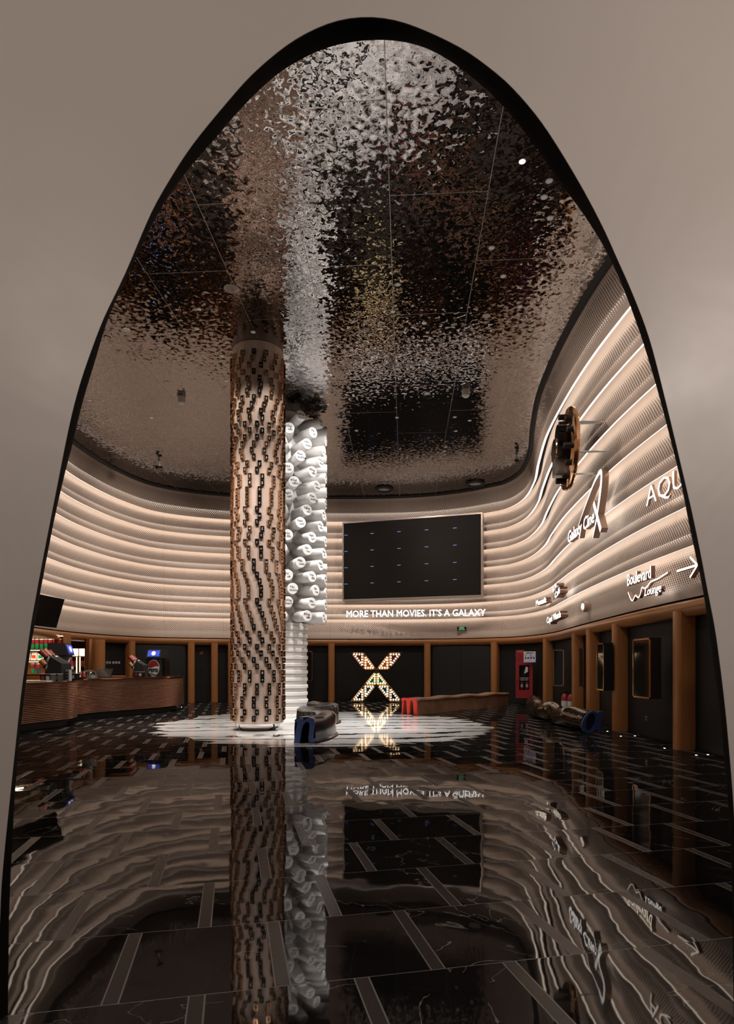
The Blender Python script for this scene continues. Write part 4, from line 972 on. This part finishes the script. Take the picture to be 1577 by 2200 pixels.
for k, s_ in enumerate((-.09, .1)):
    p = Vector((c0.x, c0.y))+dx*s_+dn*.0; extinguisher((p.x, p.y, .64), ['left extinguisher behind the window of the red cabinet', 'right extinguisher behind the window of the red cabinet'][k], .62, ang)
extinguisher((6.27, 19.6, 0), 'red fire extinguisher on the floor, left of the pair beside the wood post', 1.4)
extinguisher((6.36, 19.28, 0), 'red fire extinguisher on the floor, right of the pair beside the wood post', 1.4)
nb2 = thing('notice_board', 'small white notice with blue and dark pictograms above the fire cabinet', 'notice', (*at(1138, 1423, 23.25),), ang)
MB().box((0, 0, .205), (.44, .012, .41)).build('notice_sheet', 'label', nb2)
for r_ in range(3):
    for c_ in range(4): MB().box((-.15+c_*.1, -.008, .08+r_*.085), (.06, .004, .055)).build('pictogram', ['blueled', 'ink', 'blueled'][r_] if c_ % 2 else ['blueled', 'redp', 'silver'][r_], nb2)
MB().mesh(text_mb('NỘI QUY', .06, .003, .003, align='CENTER'), frame_mat((0, -.008, .35), (1, 0, 0))).build('heading', ['ink', 'ink'], nb2)
# six small square plates behind the counter
for k in range(6):
    q = at(223.5+k*6.1+(1.5 if k > 2 else 0), 1423.5, 23.2)
    t = thing('wall_plate', 'small white square plate in the row of six on the dark wall behind the counter', 'wall plate', q, math.radians(-25), 'row of six wall plates')
    MB().box((0, 0, 0), (.085, .02, .085)).build('plate', 'label', t); MB().box((0, -.012, .0), (.04, .006, .03)).build('plate_icon', 'silver', t)
q = at(432.5, 1403.5, 25.7); sp = thing('alarm_disc', 'small round copper disc on the dark wall right of the counter', 'wall disc', q)
RY = Matrix(((1, 0, 0), (0, 0, -1), (0, 1, 0)))
MB().lathe([(.075, -.04), (.08, .0), (.07, .02)], n=24, R=RY).build('disc_body', 'copper', sp); MB().lathe([(.03, .02), (.03, .026)], n=16, R=RY).build('disc_centre', 'redp', sp)

# ---------------------------------------------------------------- floor uplights along the wall
UP = [(1334, 1582.5, 'between the two nearest posts, left'), (1364, 1582, 'below the largest poster case'), (1427.6, 1608.5, 'just left of the nearest wood post'), (1496, 1623.5, 'right of the nearest wood post'), (1521, 1622.5, 'closest to the arch on the right'), (1305, 1572, 'at the foot of the second wood post'),
      (1087, 1514, 'beyond the end of the tan bench'), (390, 1519.5, 'at the right end of the copper counter'), (433, 1505, 'below the small copper disc'), (482, 1503, 'left of the key column'), (732.5, 1504.6, 'between the columns and the marquee sign')]
for x, y, lb in UP:
    X, D = P(x, y, 0); t = thing('floor_uplight', 'small round floor uplight '+lb, 'floor light', (X, D, .0)); sc = .05
    MB().lathe([(.045, .001), (.045, .008)], n=18).build('uplight_rim', 'jamb', t); MB().lathe([(.018, .008), (.018, .010)], n=14).build('uplight_lens', 'hot', t)
for x, y, D_ in ((482, 1500, 25.2), (1350, 1590, 12.6), (1500, 1622, 10.4)):
    X, D = P(x, y, 0); o = lamp('uplight_beam', 'SPOT', (X, D, .05), (0, 0, 0), 9, (1, .75, .5), spot_size=.7, spot_blend=.8, shadow_soft_size=.02); aim(o, (X*1.03, D*1.03, 2))
sk = thing('wall_socket', 'small metal socket low on the dark wall under the largest poster case', 'socket', at(1389.5, 1543.5, 12.45), -math.pi/2)
MB().box((0, .0, 0), (.09, .02, .09)).build('socket_plate', 'steel', sk); MB().box((0, -.012, 0), (.03, .008, .03)).build('socket_outlet', 'black', sk)

# ---------------------------------------------------------------- ceiling fittings
def ceil_at(x, y): D = F*(ZC-CH)/(HY-y); return (x-CX)/F*D, D
CL = [(544, 713), (423, 706), (497.5, 620), (428, 664), (271, 709), (1056, 532), (1122, 346), (1045, 678), (1081, 593), (855, 611), (844, 669), (912, 694), (617, 447), (621, 494), (1162, 744), (1117, 658), (958, 960), (853, 897), (918, 845), (977, 896), (979, 926), (1009, 903.5),
      (325, 898), (193, 860), (477, 764), (486, 818), (666, 730), (655, 806), (691, 852), (705, 868), (1015, 814), (1169, 423), (1182, 468), (268, 960), (465, 974), (785, 1000), (955, 969), (766, 925), (835, 1018), (1180, 388)]
CN = {0: ('above the key column', .075), 2: ('', .1)}
for k, (x, y) in enumerate(CL):
    X, D = ceil_at(x, y)
    if k == 2:
        t = thing('ceiling_speaker', 'round pale ceiling speaker left above the key column', 'ceiling speaker', (X, D, ZC))
        MB().lathe([(.15, -.012), (.15, -.001)], n=28).build('speaker_rim', 'ring', t); MB().lathe([(.12, -.016), (.12, -.013)], n=28).build('speaker_grille', 'steel', t); continue
    if k in (4, 7, 18):
        o = MB().lathe([(.085, -.01), (.085, -.001)], n=22).build('ceiling_cover', 'ring', None, loc=(X, D, ZC))
        tag(o, {4: 'pale round cover plate at the far left of the mirror ceiling', 7: 'pale round cover plate right of the ceiling centre', 18: 'pale round cover plate above the video screen'}[k], 'cover plate'); continue
    hot = k == 6
    t = thing('ceiling_downlight', 'lit bright downlight high up at the right of the mirror ceiling' if hot else 'small recessed downlight scattered in the hammered mirror ceiling', 'ceiling light', (X, D, ZC), 0, None if hot else 'downlights in the mirror ceiling')
    MB().lathe([(.046, -.010), (.058, -.006), (.058, -.001)], n=20).build('light_rim', 'ring', t); MB().lathe([(.035, -.016), (.045, -.0105)], n=16).build('light_lens', 'hot' if hot else 'lens', t)
for x, y, lb in ((825, 1050, 'black ring vent on the ceiling edge, left of two above the video screen'), (1021, 1038, 'black ring vent on the ceiling edge, right of two above the video screen')):
    X, D = ceil_at(x, y); t = thing('ceiling_vent', lb, 'ceiling vent', (X, D, ZC)); mb = MB()
    fin(MB().lathe([(.26, -.02), (.3, -.08), (.38, -.08), (.40, -.002)], n=40, cap=False).build('vent_ring', 'black', t), 40); MB().lathe([(.24, -.03), (.24, -.01)], n=32).build('vent_disc', 'silver', t)
for x, y, lb in ((390, 853, 'pale hanging sensor cylinder left of the key column'), (1001, 838, 'pale hanging sensor cylinder right of the ceiling centre')):
    X, D = ceil_at(x, y); t = thing('ceiling_sensor', lb, 'ceiling sensor', (X, D, ZC)); fin(MB().lathe([(.10, -.16), (.11, -.1), (.11, -.002)], n=24).build('sensor_body', 'ring', t), 40); MB().lathe([(.07, -.19), (.08, -.16)], n=20).build('sensor_lens', 'label', t)
for x, y, lb in ((342, 1003, 'small camera on the ceiling edge above the left bands'), (1110, 988, 'small camera on the ceiling edge by the wall bend')):
    X, D = ceil_at(x, y-12); t = thing('security_camera', lb, 'security camera', (X, D, ZC)); MB().cyl((0, 0, -.18), (0, 0, -.002), .04, 12).build('camera_mount', 'label', t); MB().cyl((.05, .1, -.2), (-.05, -.14, -.26), .06, 14).build('camera_body', 'keyface', t)
